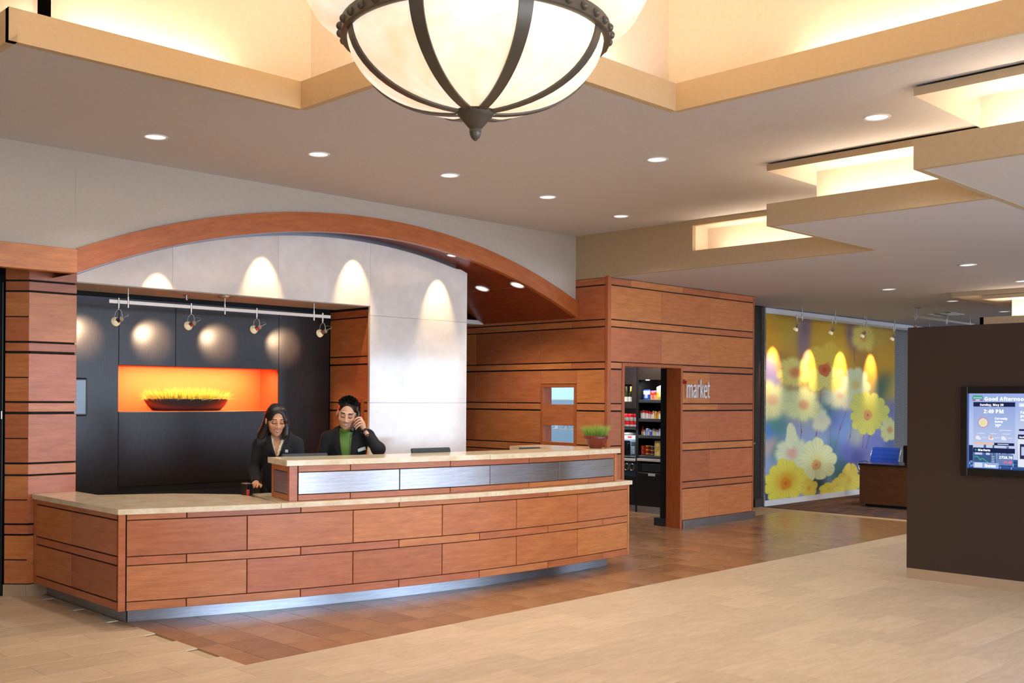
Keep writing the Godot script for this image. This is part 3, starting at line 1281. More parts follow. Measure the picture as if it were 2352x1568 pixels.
# a curved board between a0 and a1, its face off0 behind the front line and its back at off1
func curved(a0: float, a1: float, off0: float, off1: float, h0: float, h1: float, ch := 0.0025) -> MB:
	var m := MB.new()
	m.off = Vector2(rng.randf() * 9, rng.randf() * 9)
	var n := maxi(2, int((a1 - a0) / 0.12))
	var r := [[], [], [], [], [], [], [], []]
	var u := [[], [], [], [], [], [], [], []]
	var dn := ch * 0.98
	for i in n + 1:
		var t := float(i) / n
		var a := lerpf(a0, a1, t)
		var ins := ch if i == 0 or i == n else 0.0
		var sg := 1.0 if i == 0 else -1.0
		var pts := [[off1, h0], [off0 + ch, h0], [off0, h0 + ch], [off0, h1 - ch], [off0 + ch, h1], [off1, h1]]
		for k in 6:
			var aa := a + (sg * ins if k == 2 or k == 3 else 0.0)
			r[k].append(desk_p(aa, pts[k][0], pts[k][1]))
			u[k].append(Vector2(a, -pts[k][1] + (pts[k][0] if k == 0 or k == 5 else 0.0)))
	for k in 5:
		m.sheet([r[k], r[k + 1]], false, [u[k], u[k + 1]])
	m.sheet([r[5], r[0]], false, [u[5], u[0]])
	for e in [0, n]:
		var q := []
		for k in 6:
			q.append(r[k][e])
		if e == 0:
			m.quad(q[0], q[1], q[4], q[5])
			m.quad(q[1], q[2], q[3], q[4])
		else:
			m.quad(q[5], q[4], q[1], q[0])
			m.quad(q[4], q[3], q[2], q[1])
	return m


func counter() -> void:
	var desk_t := thing("reception_desk", "long curved wood-panelled reception desk with dark joints and a steel kick plate", "reception desk", desk_p(6.0, 0.4, 0.0))
	# dark body behind the panels
	var body := MB.new()
	var core := curved(CA0 + 0.01, CA1, 0.016, 0.5, 0.11, 0.82, 0.0)
	apart("body", core, M.reveal, desk_t)
	var ret := MB.new()
	ret.box(P(CA0 + 0.016, 9.13, 0.11), P(CA0 + 0.33, 7.55, 0.82))
	apart("body", ret, M.reveal, desk_t)
	var strips := [CA0 + 0.045, 3.856, 4.696, 5.54, 6.356, 7.184, 7.99, CA1 - 0.02]
	var bigs := [CA0 + 0.045, 4.286, 5.128, 5.96, 6.784, 7.598, CA1 - 0.02]
	var lows := [[0.11, 0.172, strips], [0.178, 0.440, bigs], [0.446, 0.507, strips], [0.513, 0.777, bigs], [0.783, 0.826, strips]]
	for row in lows:
		var cuts: Array = row[2]
		for k in cuts.size() - 1:
			apart("panel", curved(cuts[k] + 0.003, cuts[k + 1] - 0.003, 0.0, 0.02, row[0], row[1]), WOOD[rng.randi() % WOOD.size()], desk_t)
	# corner posts
	apart("corner_post", curved(CA0 - 0.008, CA0 + 0.04, -0.004, 0.04, 0.108, 0.826, 0.003), WOOD[4], desk_t)
	apart("corner_post", curved(CA1 - 0.017, CA1 + 0.012, -0.003, 0.3, 0.108, 0.826, 0.003), WOOD[5], desk_t)
	# left return
	for row in lows:
		var tall: bool = row[1] - row[0] > 0.1
		var cuts := [7.545, 8.37, 9.10] if tall else [7.545, 9.10]
		for k in cuts.size() - 1:
			panel_a(desk_t, cuts[k], cuts[k + 1], row[0] - 0.001, row[1] + 0.001, CA0, null, "panel", 0.003)
	apart("corner_post", boxed(P(CA0 - 0.002, 9.15, 0.108), P(CA0 + 0.04, 9.105, 0.826), 0.003), WOOD[4], desk_t)
	# steel kick
	apart("kick_plate", curved(CA0 + 0.062, CA1 - 0.16, 0.15, 0.17, 0.0, 0.112, 0.0008), M.kick, desk_t)
	apart("kick_plate", boxed(P(CA0 + 0.11, 9.145, 0), P(CA0 + 0.13, 7.642, 0.112)), M.kick, desk_t)
	apart("kick_plate", boxed(P(8.26, 7.3, 0), P(8.28, 6.89, 0.112)), M.kick, desk_t)

	# low top of pale marble: pieces butted along the curve
	var top := thing("marble_worktop", "low pale marble worktop in butted pieces along the front of the reception desk", "worktop", desk_p(6.0, 0.4, 0.826))
	var first := MB.new()
	var h0 := 0.826
	var h1 := 0.866
	# left piece: return and corner, back to where the high counter begins
	var poly := PackedVector2Array()
	poly.append(Vector2(CA0 - 0.02, 9.14))
	poly.append(Vector2(CA0 - 0.02, desk(CA0 - 0.02, -0.025).y))
	for i in 12:
		poly.append(desk(lerpf(CA0 - 0.01, 4.532, i / 11.0), -0.025))
	poly.append(Vector2(4.70, desk(4.6, 0.9).y))
	poly.append(Vector2(4.3, 8.42))
	poly.append(Vector2(3.765, 8.70))
	poly.append(Vector2(3.765, 9.14))
	apart("marble_piece", extrude_plan(poly, h0, h1), M.marble, top)
	var mc := [4.534, 5.54, 6.52, 7.52, CA1 + 0.035]
	for k in 4:
		apart("marble_piece", curved(mc[k] + 0.0008, mc[k + 1] - 0.0008, -0.025, 0.9 if k < 3 else 0.6, h0, h1, 0.003), M.marble, top)

	# raised counter
	var up := thing("raised_counter", "raised transaction counter with a band of brushed steel between wood strips, standing on the desk", "counter", desk_p(6.4, 0.3, 0.866))
	apart("body", curved(4.64, 8.33, 0.105, 0.52, 0.866, 1.15, 0.0), M.reveal, up)
	var ub := MB.new()
	ub.box(P(7.9, 7.82, 0.866), P(8.3, 7.2, 1.15))
	apart("body", ub, M.reveal, up)
	var f := 0.09
	var ust := [4.70, 5.14, 6.10, 7.02, 7.87, 8.30]
	for row in [[0.868, 0.914], [1.1, 1.148]]:
		for k in ust.size() - 1:
			apart("panel", curved(ust[k] + 0.003, ust[k + 1] - 0.003, f, f + 0.018, row[0], row[1]), WOOD[rng.randi() % WOOD.size()], up)
	var um := [4.70, 5.59, 6.54, 7.42, 8.30]
	for k in 4:
		apart("steel_panel", curved(um[k] + 0.003, um[k + 1] - 0.003, f - 0.001, f + 0.018, 0.92, 1.094), M.steel, up)
	apart("corner_post", curved(4.628, 4.695, f - 0.003, f + 0.02, 0.867, 1.149, 0.002), WOOD[4], up)
	apart("corner_post", curved(8.305, 8.345, f - 0.003, f + 0.45, 0.867, 1.149, 0.002), WOOD[5], up)
	# left end
	for row in [[0.868, 0.914, 0], [0.92, 1.094, 1], [1.1, 1.148, 0]]:
		var e := MB.new()
		var p0 := desk(4.632, f + 0.04)
		var p1 := desk(4.632, f + 0.43)
		var q0 := desk(4.65, f + 0.04)
		var q1 := desk(4.65, f + 0.43)
		prism(e, [P(p0.x, p0.y, row[0]), P(q0.x, q0.y, row[0]), P(q1.x, q1.y, row[0]), P(p1.x, p1.y, row[0])], row[1] - row[0])
		apart("steel_panel" if row[2] else "panel", e, M.steel if row[2] else WOOD[2], up)
	apart("corner_post", curved(4.628, 4.655, f + 0.02, f + 0.038, 0.867, 1.149, 0.001), WOOD[2], up)
	apart("corner_post", curved(4.628, 4.655, f + 0.434, f + 0.48, 0.867, 1.149, 0.002), WOOD[2], up)
	# its marble top, with a wing at the right end
	var utop := thing("marble_counter_top", "raised pale marble counter top running from the smiling clerks to the potted grass", "counter top", desk_p(6.4, 0.3, 1.15))
	apart("marble_piece", curved(4.60, 6.52, f - 0.03, f + 0.50, 1.15, 1.196, 0.003), M.marble, utop)
	var pl := PackedVector2Array()
	for i in 16:
		pl.append(desk(lerpf(6.522, 8.365, i / 15.0), f - 0.03))
	pl.append(Vector2(8.35, 7.88))
	pl.append(Vector2(7.85, 7.88))
	pl.append(desk(7.86, f + 0.5))
	for i in 8:
		pl.append(desk(lerpf(7.7, 6.522, i / 7.0), f + 0.5))
	apart("marble_piece", extrude_plan(pl, 1.15, 1.196), M.marble, utop)

	desk_things()


# vertical prism over a base quad given counter-clockwise seen from above
func prism(m: MB, base: Array, h: float) -> void:
	var up := Vector3.UP * h
	var n := base.size()
	var c := Vector3.ZERO
	for p in base:
		c += p / n
	var turn: float = (base[1] - base[0]).cross(base[2] - base[1]).y
	var q := base.duplicate()
	if turn < 0:
		q.reverse()
	for i in n:
		var a: Vector3 = q[i]
		var b: Vector3 = q[(i + 1) % n]
		m.quad(a, b, b + up, a + up)
		m.tri(c + up, a + up, b + up)
		m.tri(c, b, a)


func extrude_plan(poly: PackedVector2Array, h0: float, h1: float) -> MB:
	var m := MB.new()
	if not Geometry2D.is_polygon_clockwise(poly):
		pass
	var p := poly.duplicate()
	# room x = a, z = -b: counter-clockwise in (a, b) is counter-clockwise seen from above
	var area2 := 0.0
	for i in p.size():
		var j := (i + 1) % p.size()
		area2 += p[i].x * p[j].y - p[j].x * p[i].y
	if area2 < 0:
		p.reverse()
	for i in p.size():
		var j := (i + 1) % p.size()
		m.quad(P(p[i].x, p[i].y, h0), P(p[j].x, p[j].y, h0), P(p[j].x, p[j].y, h1), P(p[i].x, p[i].y, h1))
	var t := Geometry2D.triangulate_polygon(p)
	for i in range(0, t.size(), 3):
		var a := p[t[i]]
		var b := p[t[i + 1]]
		var c := p[t[i + 2]]
		if (b - a).cross(c - a) < 0:
			var x := b
			b = c
			c = x
		m.tri(P(a.x, a.y, h1), P(b.x, b.y, h1), P(c.x, c.y, h1))
		m.tri(P(a.x, a.y, h0), P(c.x, c.y, h0), P(b.x, b.y, h0))
	return m


# ---------------------------------------------------------------- things on and behind the desk
func desk_things() -> void:
	# three low screens behind the raised counter, only their tops showing
	screen_top(5.10, 7.62, 1.216, 0.42, "dark grey monitor in front of the woman, only its top edge showing over the counter", -0.2)
	screen_top(6.35, 7.42, 1.236, 0.44, "dark grey monitor tilted back beside the white stone wall, right of the man", -0.1)
	screen_top(7.70, 7.44, 1.202, 0.28, "small dark monitor at the right end behind the raised counter, near the potted grass", -0.1)
	# terracotta bowl of wheat grass on the right end of the counter
	var pot := thing("potted_grass", "round terracotta bowl of short green wheat grass on the right end of the counter", "potted plant", P(8.19, 6.97, 1.196))
	var pm := MB.new()
	pm.lathe([Vector2(0.0, 0.0), Vector2(0.058, 0.0), Vector2(0.062, 0.004), Vector2(0.09, 0.045), Vector2(0.115, 0.092), Vector2(0.117, 0.094), Vector2(0.122, 0.097), Vector2(0.126, 0.124), Vector2(0.123, 0.129), Vector2(0.114, 0.129), Vector2(0.112, 0.112), Vector2(0.0, 0.11)], 40)
	for y in [0.1, 0.112]:
		pm.lathe([Vector2(0.1225, y), Vector2(0.1255, y + 0.002), Vector2(0.1262, y + 0.004)], 40)
	part("bowl", pm, M.pot, pot)
	var g := MB.new()
	for i in 520:
		var r := 0.108 * sqrt(rng.randf())
		var an := rng.randf() * TAU
		var base := Vector3(cos(an) * r, 0.11, sin(an) * r)
		var lean := Vector3(cos(an), 0, sin(an)) * (r / 0.108) * (0.03 + 0.05 * rng.randf()) + Vector3(rng.randf() - 0.5, 0, rng.randf() - 0.5) * 0.03
		blade(g, base, base + lean * 0.4 + Vector3.UP * 0.07, base + lean + Vector3.UP * (0.10 + 0.045 * rng.randf()), 0.0034, Color(0.16, 0.3, 0.03), Color(0.36, 0.55, 0.09))
	part("grass", g, M.blade, pot).set_meta("kind", "stuff")
	# long dark bowl of grass in the lit niche
	var long := thing("grass_planter", "long dark oval bowl of spiky yellow-green grass in the orange niche", "planter", P(5.31, 10.10, 1.553))
	var lm := MB.new()
	lm.lathe([Vector2(0.0, 0.0), Vector2(0.36, 0.0), Vector2(0.385, 0.008), Vector2(0.43, 0.05), Vector2(0.475, 0.118), Vector2(0.474, 0.122), Vector2(0.46, 0.122), Vector2(0.44, 0.1), Vector2(0.0, 0.1)], 48, Vector3.ZERO, Vector2(1.0, 0.26))
	part("bowl", lm, M.bowl, long)
	var lg := MB.new()
	for i in 1500:
		var u := rng.randf() * 2.0 - 1.0
		var v := rng.randf() * 2.0 - 1.0
		if u * u + v * v > 1:
			continue
		var base := Vector3(u * 0.43, 0.09, v * 0.105)
		var len := 0.10 + 0.075 * rng.randf()
		var dir := Vector3(u * 0.75 + (rng.randf() - 0.5) * 0.7, 1.0 - 0.5 * u * u * rng.randf(), v * 0.7 + (rng.randf() - 0.5) * 0.7).normalized()
		if rng.randf() < 0.15:
			dir.y *= 0.25
			dir = dir.normalized()
		var tip := base + dir * len
		if tip.z < -0.17:
			tip.z = -0.17
		blade(lg, base, base + dir * len * 0.5 + Vector3.UP * 0.012, tip, 0.0038, Color(0.03, 0.06, 0.012), Color(0.62, 0.55, 0.05))
	part("grass", lg, M.blade, long).set_meta("kind", "stuff")
	# light hidden in the top of the niche
	area("niche_light", P(5.4, 10.02, 1.992), Vector2(1.5, 0.05), Vector3(0, -1, -0.25), rgb(255, 222, 165), 4.5)
	# dark screen on the wall, half hidden by the pilaster
	var sc := thing("wall_screen", "black flat box screen on the dark wall, half hidden behind the left pilaster", "screen", P(4.0, 9.90, 1.69))
	part("case", boxed(Vector3(-0.16, -0.18, -0.03), Vector3(0.16, 0.18, 0.05), 0.01), M.black, sc)
	part("panel", boxed(Vector3(-0.14, -0.16, 0.05), Vector3(0.14, 0.16, 0.054), 0.001), mat(rgb(8, 10, 14), 0.12), sc)
	# sprinkler in the alcove ceiling
	sprinkler(P(4.98, 9.5, 2.695), "small chrome sprinkler head under the ceiling of the dark alcove")
	# a small red cap and a dark box at the near end of the raised counter
	var st := thing("staple_box", "small dark box with a red tab at the back of the raised counter, left end", "box", P(4.70, 7.89, 0.866))
	part("body", boxed(Vector3(-0.03, 0, -0.05), Vector3(0.03, 0.1, 0.05), 0.006), M.black, st)
	part("tab", boxed(Vector3(-0.036, 0.0, 0.052), Vector3(-0.01, 0.05, 0.066), 0.004), mat(rgb(200, 60, 44), 0.5), st)


func screen_top(a: float, b: float, top: float, w: float, label: String, lean: float) -> void:
	var t := thing("monitor", label, "monitor", P(a, b, 0.866), "monitors behind the counter")
	t.rotation.y = lean
	var h := top - 0.866
	var m := MB.new()
	m.xf = Transform3D(Basis(Vector3.RIGHT, -0.35), Vector3(0, h - 0.282, 0.10))
	m.box(Vector3(-w / 2, 0.0, -0.012), Vector3(w / 2, 0.30, 0.012), 0.008)
	part("case", m, mat(rgb(58, 66, 68), 0.45), t)
	var p := MB.new()
	p.xf = m.xf
	p.box(Vector3(-w / 2 + 0.02, 0.03, 0.012), Vector3(w / 2 - 0.02, 0.26, 0.0145), 0.001)
	part("back_panel", p, mat(rgb(46, 52, 54), 0.5), t)
	var s := MB.new()
	s.box(Vector3(-0.09, 0.0, -0.07), Vector3(0.09, 0.012, 0.07), 0.004)
	s.box(Vector3(-0.03, 0.01, -0.02), Vector3(0.03, maxf(0.04, h - 0.24), 0.0), 0.004)
	part("stand", s, M.black_matt, t)


func blade(m: MB, p0: Vector3, p1: Vector3, p2: Vector3, w: float, c0: Color, c1: Color) -> void:
	var side := (p2 - p0).cross(Vector3(rng.randf() - 0.5, 0, rng.randf() - 0.5)).normalized() * w / 2
	if side.length() < w * 0.2:
		side = Vector3(w / 2, 0, 0)
	var nn := side.cross(p2 - p0).normalized()
	var k := 0.8 + 0.4 * rng.randf()
	var mid := c0.lerp(c1, 0.55)
	m.col = c0 * k
	var a := m.vert(p0 - side, nn, Vector2.ZERO)
	m.vert(p0 + side, nn, Vector2.ZERO)
	m.col = mid * k
	m.vert(p1 - side * 0.8, nn, Vector2.ZERO)
	m.vert(p1 + side * 0.8, nn, Vector2.ZERO)
	m.col = c1 * k
	m.vert(p2, nn, Vector2.ZERO)
	m.idx.append_array([a, a + 2, a + 1, a + 1, a + 2, a + 3, a + 2, a + 4, a + 3])


func sprinkler(at: Vector3, label: String) -> void:
	var s := thing("sprinkler", label, "sprinkler", at)
	var m := MB.new()
	m.lathe([Vector2(0.0, -0.006), Vector2(0.03, -0.006), Vector2(0.034, 0.0)], 20)
	part("plate", m, M.chrome, s)
	var h := MB.new()
	h.lathe([Vector2(0.0, -0.05), Vector2(0.016, -0.05), Vector2(0.016, -0.046), Vector2(0.006, -0.045), Vector2(0.007, -0.006)], 14)
	part("head", h, M.nickel, s)


# ---------------------------------------------------------------- the market behind the door
func market() -> void:
	var x := 12.5
	structure("wall_market_inside", boxed(P(13.0, 13.3, 0), P(13.055, 8.35, LOW)), M.black_matt)
	structure(trim(), boxed(P(11.36, 8.53, 0.1), P(11.44, 8.405, LOW)), M.black_matt)
	structure("baseboard_inside", boxed(P(11.345, 8.62, 0), P(11.45, 8.405, 0.105)), mat(rgb(52, 54, 56), 0.5))
	# tall unit with trays of snacks
	var u := thing("snack_cabinet", "tall black cabinet with four trays of snacks, right in the market door", "cabinet", P(x, 9.45, 0))
	var c := MB.new()
	c.box(P(x, 9.83, 0.0), P(13.0, 9.80, 2.6))
	c.box(P(x, 9.02, 0.0), P(13.0, 8.99, 2.6))
	c.box(P(12.96, 9.8, 0.0), P(13.0, 9.02, 2.6))
	apart("carcass", c, M.black_matt, u)
	apart("header", boxed(P(x - 0.004, 9.815, 1.99), P(x + 0.02, 9.0, 2.6), 0.002), textured(M.dark_wood.albedo_texture, rgb(74, 62, 54), 0.4, Vector3(7, 0.5, 1)), u)
	for h in [0.812, 1.115, 1.365, 1.648]:
		var t := MB.new()
		t.box(P(x + 0.005, 9.798, h), P(12.96, 9.02, h + 0.012))
		t.box(P(x, 9.798, h), P(x + 0.012, 9.02, h + 0.047), 0.003)
		apart("tray", t, M.shelf_grey, u)
	apart("ledge", boxed(P(x - 0.012, 9.815, 0.772), P(12.96, 9.0, 0.81), 0.003), mat(rgb(206, 196, 182), 0.4), u)
	var db := mat(rgb(30, 33, 33), 0.35)
	apart("door", boxed(P(x, 9.80, 0.105), P(x + 0.02, 9.02, 0.60), 0.002), db, u)
	apart("drawer", boxed(P(x, 9.735, 0.615), P(x + 0.02, 9.02, 0.735), 0.002), mat(rgb(40, 43, 43), 0.4), u)
	apart("side_rail", boxed(P(x + 0.002, 9.80, 0.605), P(x + 0.02, 9.745, 0.765), 0.002), db, u)
	apart("kick_plate", boxed(P(x - 0.005, 9.81, 0), P(x + 0.02, 9.0, 0.1)), M.kick, u)
	var lab := apart("label_plate", boxed(P(x - 0.003, 9.608, 0.555), P(x + 0.002, 9.478, 0.592), 0.001), mat(rgb(200, 200, 196), 0.5), u)
	var puck := MB.new()
	puck.box(P(x - 0.01, 9.66, 1.985), P(x, 9.59, 1.993), 0.002)
	apart("light_strip", puck, M.lamp, u)
	spot(P(x - 0.25, 9.45, 2.5), Vector3(0.45, -1, 0), rgb(255, 240, 220), 1.1, 50.0, 0.05)
	area("cabinet_light", P(12.56, 9.42, 1.975), Vector2(0.05, 0.6), Vector3(0.35, -1, 0), rgb(255, 244, 230), 0.35)
	# unit to its left: bottle window, tray of cans, microwave shelf
	var v := thing("microwave_cabinet", "tall dark cabinet with bottle window, cans and microwave, left in the market door", "cabinet", P(x, 10.2, 0))
	var vc := MB.new()
	vc.box(P(x, 9.845, 0), P(13.0, 9.832, 2.6))
	vc.box(P(x, 10.75, 0), P(13.0, 10.72, 2.6))
	vc.box(P(12.96, 10.72, 0), P(13.0, 9.845, 2.6))
	apart("carcass", vc, M.black_matt, v)
	var fm := textured(M.dark_wood.albedo_texture, rgb(92, 78, 72), 0.4, Vector3(7, 0.5, 1))
	var fr := MB.new()
	fr.box(P(x, 10.72, 1.93), P(x + 0.02, 9.845, 2.6))
	fr.box(P(x, 10.72, 1.562), P(x + 0.02, 9.845, 1.65))
	fr.box(P(x, 9.93, 1.65), P(x + 0.02, 9.845, 1.93))
	fr.box(P(x, 10.72, 1.65), P(x + 0.02, 10.45, 1.93))
	apart("front_frame", fr, fm, v)
	apart("shelf", boxed(P(x + 0.02, 10.72, 1.64), P(12.96, 9.845, 1.655)), M.shelf_grey, v)
	var tr := MB.new()
	tr.box(P(x + 0.005, 10.72, 1.243), P(12.96, 9.847, 1.255))
	tr.box(P(x, 10.72, 1.243), P(x + 0.012, 9.847, 1.29), 0.003)
	apart("tray", tr, M.shelf_grey, v)
	apart("ledge", boxed(P(x - 0.012, 10.72, 0.762), P(12.96, 9.845, 0.80), 0.003), mat(rgb(206, 196, 182), 0.4), v)
	apart("bin_panel", boxed(P(x, 10.72, 0.527), P(x + 0.02, 9.85, 0.76), 0.002), mat(rgb(40, 56, 72), 0.4), v)
	apart("door", boxed(P(x, 10.72, 0.105), P(x + 0.02, 9.85, 0.52), 0.002), db, v)
	apart("kick_plate", boxed(P(x - 0.005, 10.72, 0), P(x + 0.02, 9.845, 0.1)), M.kick, v)
	for k in 3:
		var ring := MB.new()
		var pts := []
		for i in 25:
			var an := TAU * i / 24.0
			pts.append(P(x - 0.003, 9.915 + 0.108 * k + cos(an) * 0.042, 0.672 + sin(an) * 0.05))
		ring.tube(pts, 0.006, 6, -1, false)
		var rg := apart("bin_ring", ring, M.chrome, v)
		var hole := MB.new()
		hole.xf = Transform3D(Basis(Vector3.BACK, PI / 2), P(x - 0.001, 9.915 + 0.108 * k, 0.672))
		hole.lathe([Vector2(0.0, 0.002), Vector2(0.04, 0.002), Vector2(0.042, -0.002)], 20, Vector3.ZERO, Vector2(1.18, 1.0))
		apart("hole", hole, mat(rgb(26, 24, 18), 0.8), rg)
	area("cabinet_light", P(12.56, 10.2, 1.54), Vector2(0.05, 0.5), Vector3(0.35, -1, 0), rgb(255, 244, 230), 0.25)
	area("cabinet_light", P(12.56, 10.2, 1.92), Vector2(0.05, 0.4), Vector3(0.35, -1, 0), rgb(255, 240, 215), 0.2)
	area("cabinet_light", P(12.4, 10.1, 1.235), Vector2(0.05, 0.4), Vector3(0.2, -1, 0), rgb(230, 242, 255), 0.2)
	snacks(x)
	# glass-door cooler further in, seen through the pass-through
	var f := thing("drinks_cooler", "brightly lit pale blue glass-fronted cooler seen through the pass-through openings", "cooler", P(12.4, 11.6, 0))
	var fc := MB.new()
	fc.box(P(12.38, 12.9, 0), P(12.98, 10.9, 0.3))
	fc.box(P(12.38, 12.9, 2.1), P(12.98, 10.9, 2.5))
	fc.box(P(12.38, 12.9, 0.3), P(12.98, 12.84, 2.1))
	fc.box(P(12.38, 10.96, 0.3), P(12.98, 10.9, 2.1))
	apart("case", fc, mat(rgb(40, 44, 50), 0.4), f)
	apart("back_panel", boxed(P(12.94, 12.84, 0.3), P(12.98, 10.96, 2.1)), glow(rgb(150, 196, 228), 0.55), f)
	for h in [0.75, 1.2, 1.68]:
		apart("shelf", boxed(P(12.5, 12.84, h), P(12.94, 10.96, h + 0.015)), M.white, f)
	apart("glass_door", boxed(P(12.385, 12.84, 0.3), P(12.39, 10.96, 2.1)), M.glass, f)
	area("cooler_light", P(12.45, 11.9, 2.08), Vector2(0.05, 1.7), Vector3(0.5, -1, 0), rgb(220, 238, 255), 1.4)
	# row of bottles on its shelves
	var cols := [Color(0.75, 0.85, 0.9), Color(0.55, 0.7, 0.8), Color(0.85, 0.9, 0.92), Color(0.3, 0.5, 0.7)]
	for i in 8:
		var bm := MB.new()
		bm.col = cols[i % 4]
		bm.lathe([Vector2(0, 0), Vector2(0.032, 0), Vector2(0.034, 0.01), Vector2(0.034, 0.13), Vector2(0.014, 0.18), Vector2(0.014, 0.21), Vector2(0.0, 0.211)], 14)
		var bt := thing("water_bottle", "pale plastic bottle in the lit cooler, %s from the right of its row" % ["first", "second", "third", "fourth", "fifth", "sixth", "seventh", "eighth"][i], "bottle", P(12.6, 11.15 + 0.21 * i, 1.215), "bottles in the lit cooler")
		part("bottle", bm, M.gloss, bt)
		var cap := MB.new()
		cap.col = Color(0.1, 0.25, 0.6)
		cap.lathe([Vector2(0.016, 0.195), Vector2(0.016, 0.22), Vector2(0.0, 0.221)], 12)
		part("cap", cap, M.gloss, bt)
	# ceiling lights of the market
	area("market_light", P(11.5, 10.6, LOW - 0.03), Vector2(0.6, 1.2), Vector3.DOWN, rgb(235, 240, 255), 6.0)
	var lp := thing("ceiling_panel", "white ceiling light panel inside the market", "ceiling light", P(11.5, 10.6, LOW - 0.02))
	part("diffuser", boxed(Vector3(-0.3, 0, -0.6), Vector3(0.3, 0.018, 0.6), 0.003), glow(rgb(240, 244, 255), 1.5), lp)


func snacks(x: float) -> void:
	# top tray: three bags
	bag(P(x + 0.095, 9.72, 1.663), 0.138, 0.185, [Color(0.03, 0.1, 0.55), Color(0.8, 0.85, 0.95), Color(0.02, 0.12, 0.6), Color(0.25, 0.6, 0.75)], "blue and white bag of crisps on the top snack tray")
	bag(P(x + 0.095, 9.59, 1.663), 0.115, 0.17, [Color(0.2, 0.06, 0.3), Color(0.75, 0.05, 0.03), Color(0.9, 0.45, 0.3), Color(0.8, 0.12, 0.02)], "red and orange bag of crisps in the middle of the top snack tray")
	bag(P(x + 0.095, 9.462, 1.663), 0.15, 0.245, [Color(0.85, 0.75, 0.5), Color(0.9, 0.8, 0.55), Color(0.85, 0.6, 0.05), Color(0.9, 0.8, 0.5)], "tall cream and yellow bag of crisps at the right of the top snack tray")
	# second tray: narrow packets
	var pc := [[Color(0.9, 0.85, 0.75), Color(0.7, 0.2, 0.1)], [Color(0.85, 0.9, 0.85), Color(0.75, 0.05, 0.03)], [Color(0.8, 0.5, 0.5), Color(0.7, 0.03, 0.03)], [Color(0.9, 0.8, 0.75), Color(0.75, 0.05, 0.05)], [Color(0.8, 0.55, 0.5), Color(0.7, 0.04, 0.04)], [Color(0.9, 0.75, 0.7), Color(0.75, 0.1, 0.08)], [Color(0.9, 0.8, 0.6), Color(0.85, 0.35, 0.05)], [Color(0.85, 0.4, 0.05), Color(0.9, 0.6, 0.2)], [Color(0.9, 0.45, 0.08), Color(0.8, 0.3, 0.02)], [Color(0.9, 0.9, 0.85), Color(0.8, 0.25, 0.05)]]
	var pl := ["cream packet with a red corner, first from the left on the second snack tray", "pale packet with a red top, second from the left on the second snack tray", "pink and red packet, third from the left on the second snack tray", "white and red packet, fourth from the left on the second snack tray", "pink and red packet, fifth from the left on the second snack tray", "white and red packet, sixth from the left on the second snack tray", "cream and orange packet, left of the orange ones on the second snack tray", "orange packet, left of the two on the second snack tray", "orange packet, right of the two on the second snack tray", "white packet at the right end of the second snack tray"]
	for i in 10:
		packet(P(x + 0.075, 9.775 - 0.038 * i, 1.378), 0.036, 0.15 - 0.02 * (i % 3) * 0.5 + (0.02 if i in [1, 2] else 0.0), pc[i], 0.06 * ((i * 7) % 3 - 1), pl[i], "packets on the second snack tray")
	# third tray: a red bottle and small packets
	var b := thing("sauce_bottle", "small red bottle with an orange label at the left of the third snack tray", "bottle", P(x + 0.07, 9.765, 1.128))
	var bm := MB.new()
	bm.col = Color(0.65, 0.05, 0.03)
	bm.lathe([Vector2(0, 0), Vector2(0.026, 0), Vector2(0.027, 0.1), Vector2(0.012, 0.14), Vector2(0.012, 0.165), Vector2(0, 0.166)], 14)
	part("bottle", bm, M.gloss, b)
	var bl := MB.new()
	bl.col = Color(0.9, 0.55, 0.3)
	bl.lathe([Vector2(0.0275, 0.04), Vector2(0.0278, 0.09)], 14)
	part("label", bl, M.gloss, b)
	var qc := [[Color(0.8, 0.75, 0.65), Color(0.4, 0.3, 0.15)], [Color(0.35, 0.5, 0.85), Color(0.8, 0.85, 0.95)], [Color(0.9, 0.6, 0.6), Color(0.3, 0.4, 0.8)], [Color(0.1, 0.2, 0.7), Color(0.7, 0.8, 0.95)], [Color(0.85, 0.8, 0.6), Color(0.15, 0.15, 0.1)], [Color(0.8, 0.7, 0.5), Color(0.35, 0.15, 0.05)], [Color(0.9, 0.88, 0.85), Color(0.45, 0.3, 0.2)], [Color(0.85, 0.82, 0.85), Color(0.4, 0.3, 0.6)]]
	var ql := ["cream packet beside the red bottle on the third snack tray", "light blue packet, second on the third snack tray", "pink packet with a blue foot, third on the third snack tray", "dark blue packet, fourth on the third snack tray", "cream packet with a black foot, fifth on the third snack tray", "tan packet with a brown foot, sixth on the third snack tray", "white packet with a brown foot, seventh on the third snack tray", "white packet with a violet foot, last on the third snack tray"]
	for i in 8:
		packet(P(x + 0.07, 9.715 - 0.040 * i, 1.128), 0.037, 0.125 + 0.012 * ((i * 5) % 3 - 1), qc[i], 0.05 * ((i * 5) % 3 - 1), ql[i], "packets on the third snack tray")
	# bottom tray: three stacks of cups and two yellow boxes
	var cc := [[Color(0.7, 0.03, 0.03), Color(0.75, 0.2, 0.08), "red"], [Color(0.9, 0.6, 0.03), Color(0.55, 0.05, 0.03), "yellow-lidded"], [Color(0.75, 0.35, 0.05), Color(0.08, 0.08, 0.25), "orange and dark blue"]]
	var lv := ["bottom", "middle", "top"]
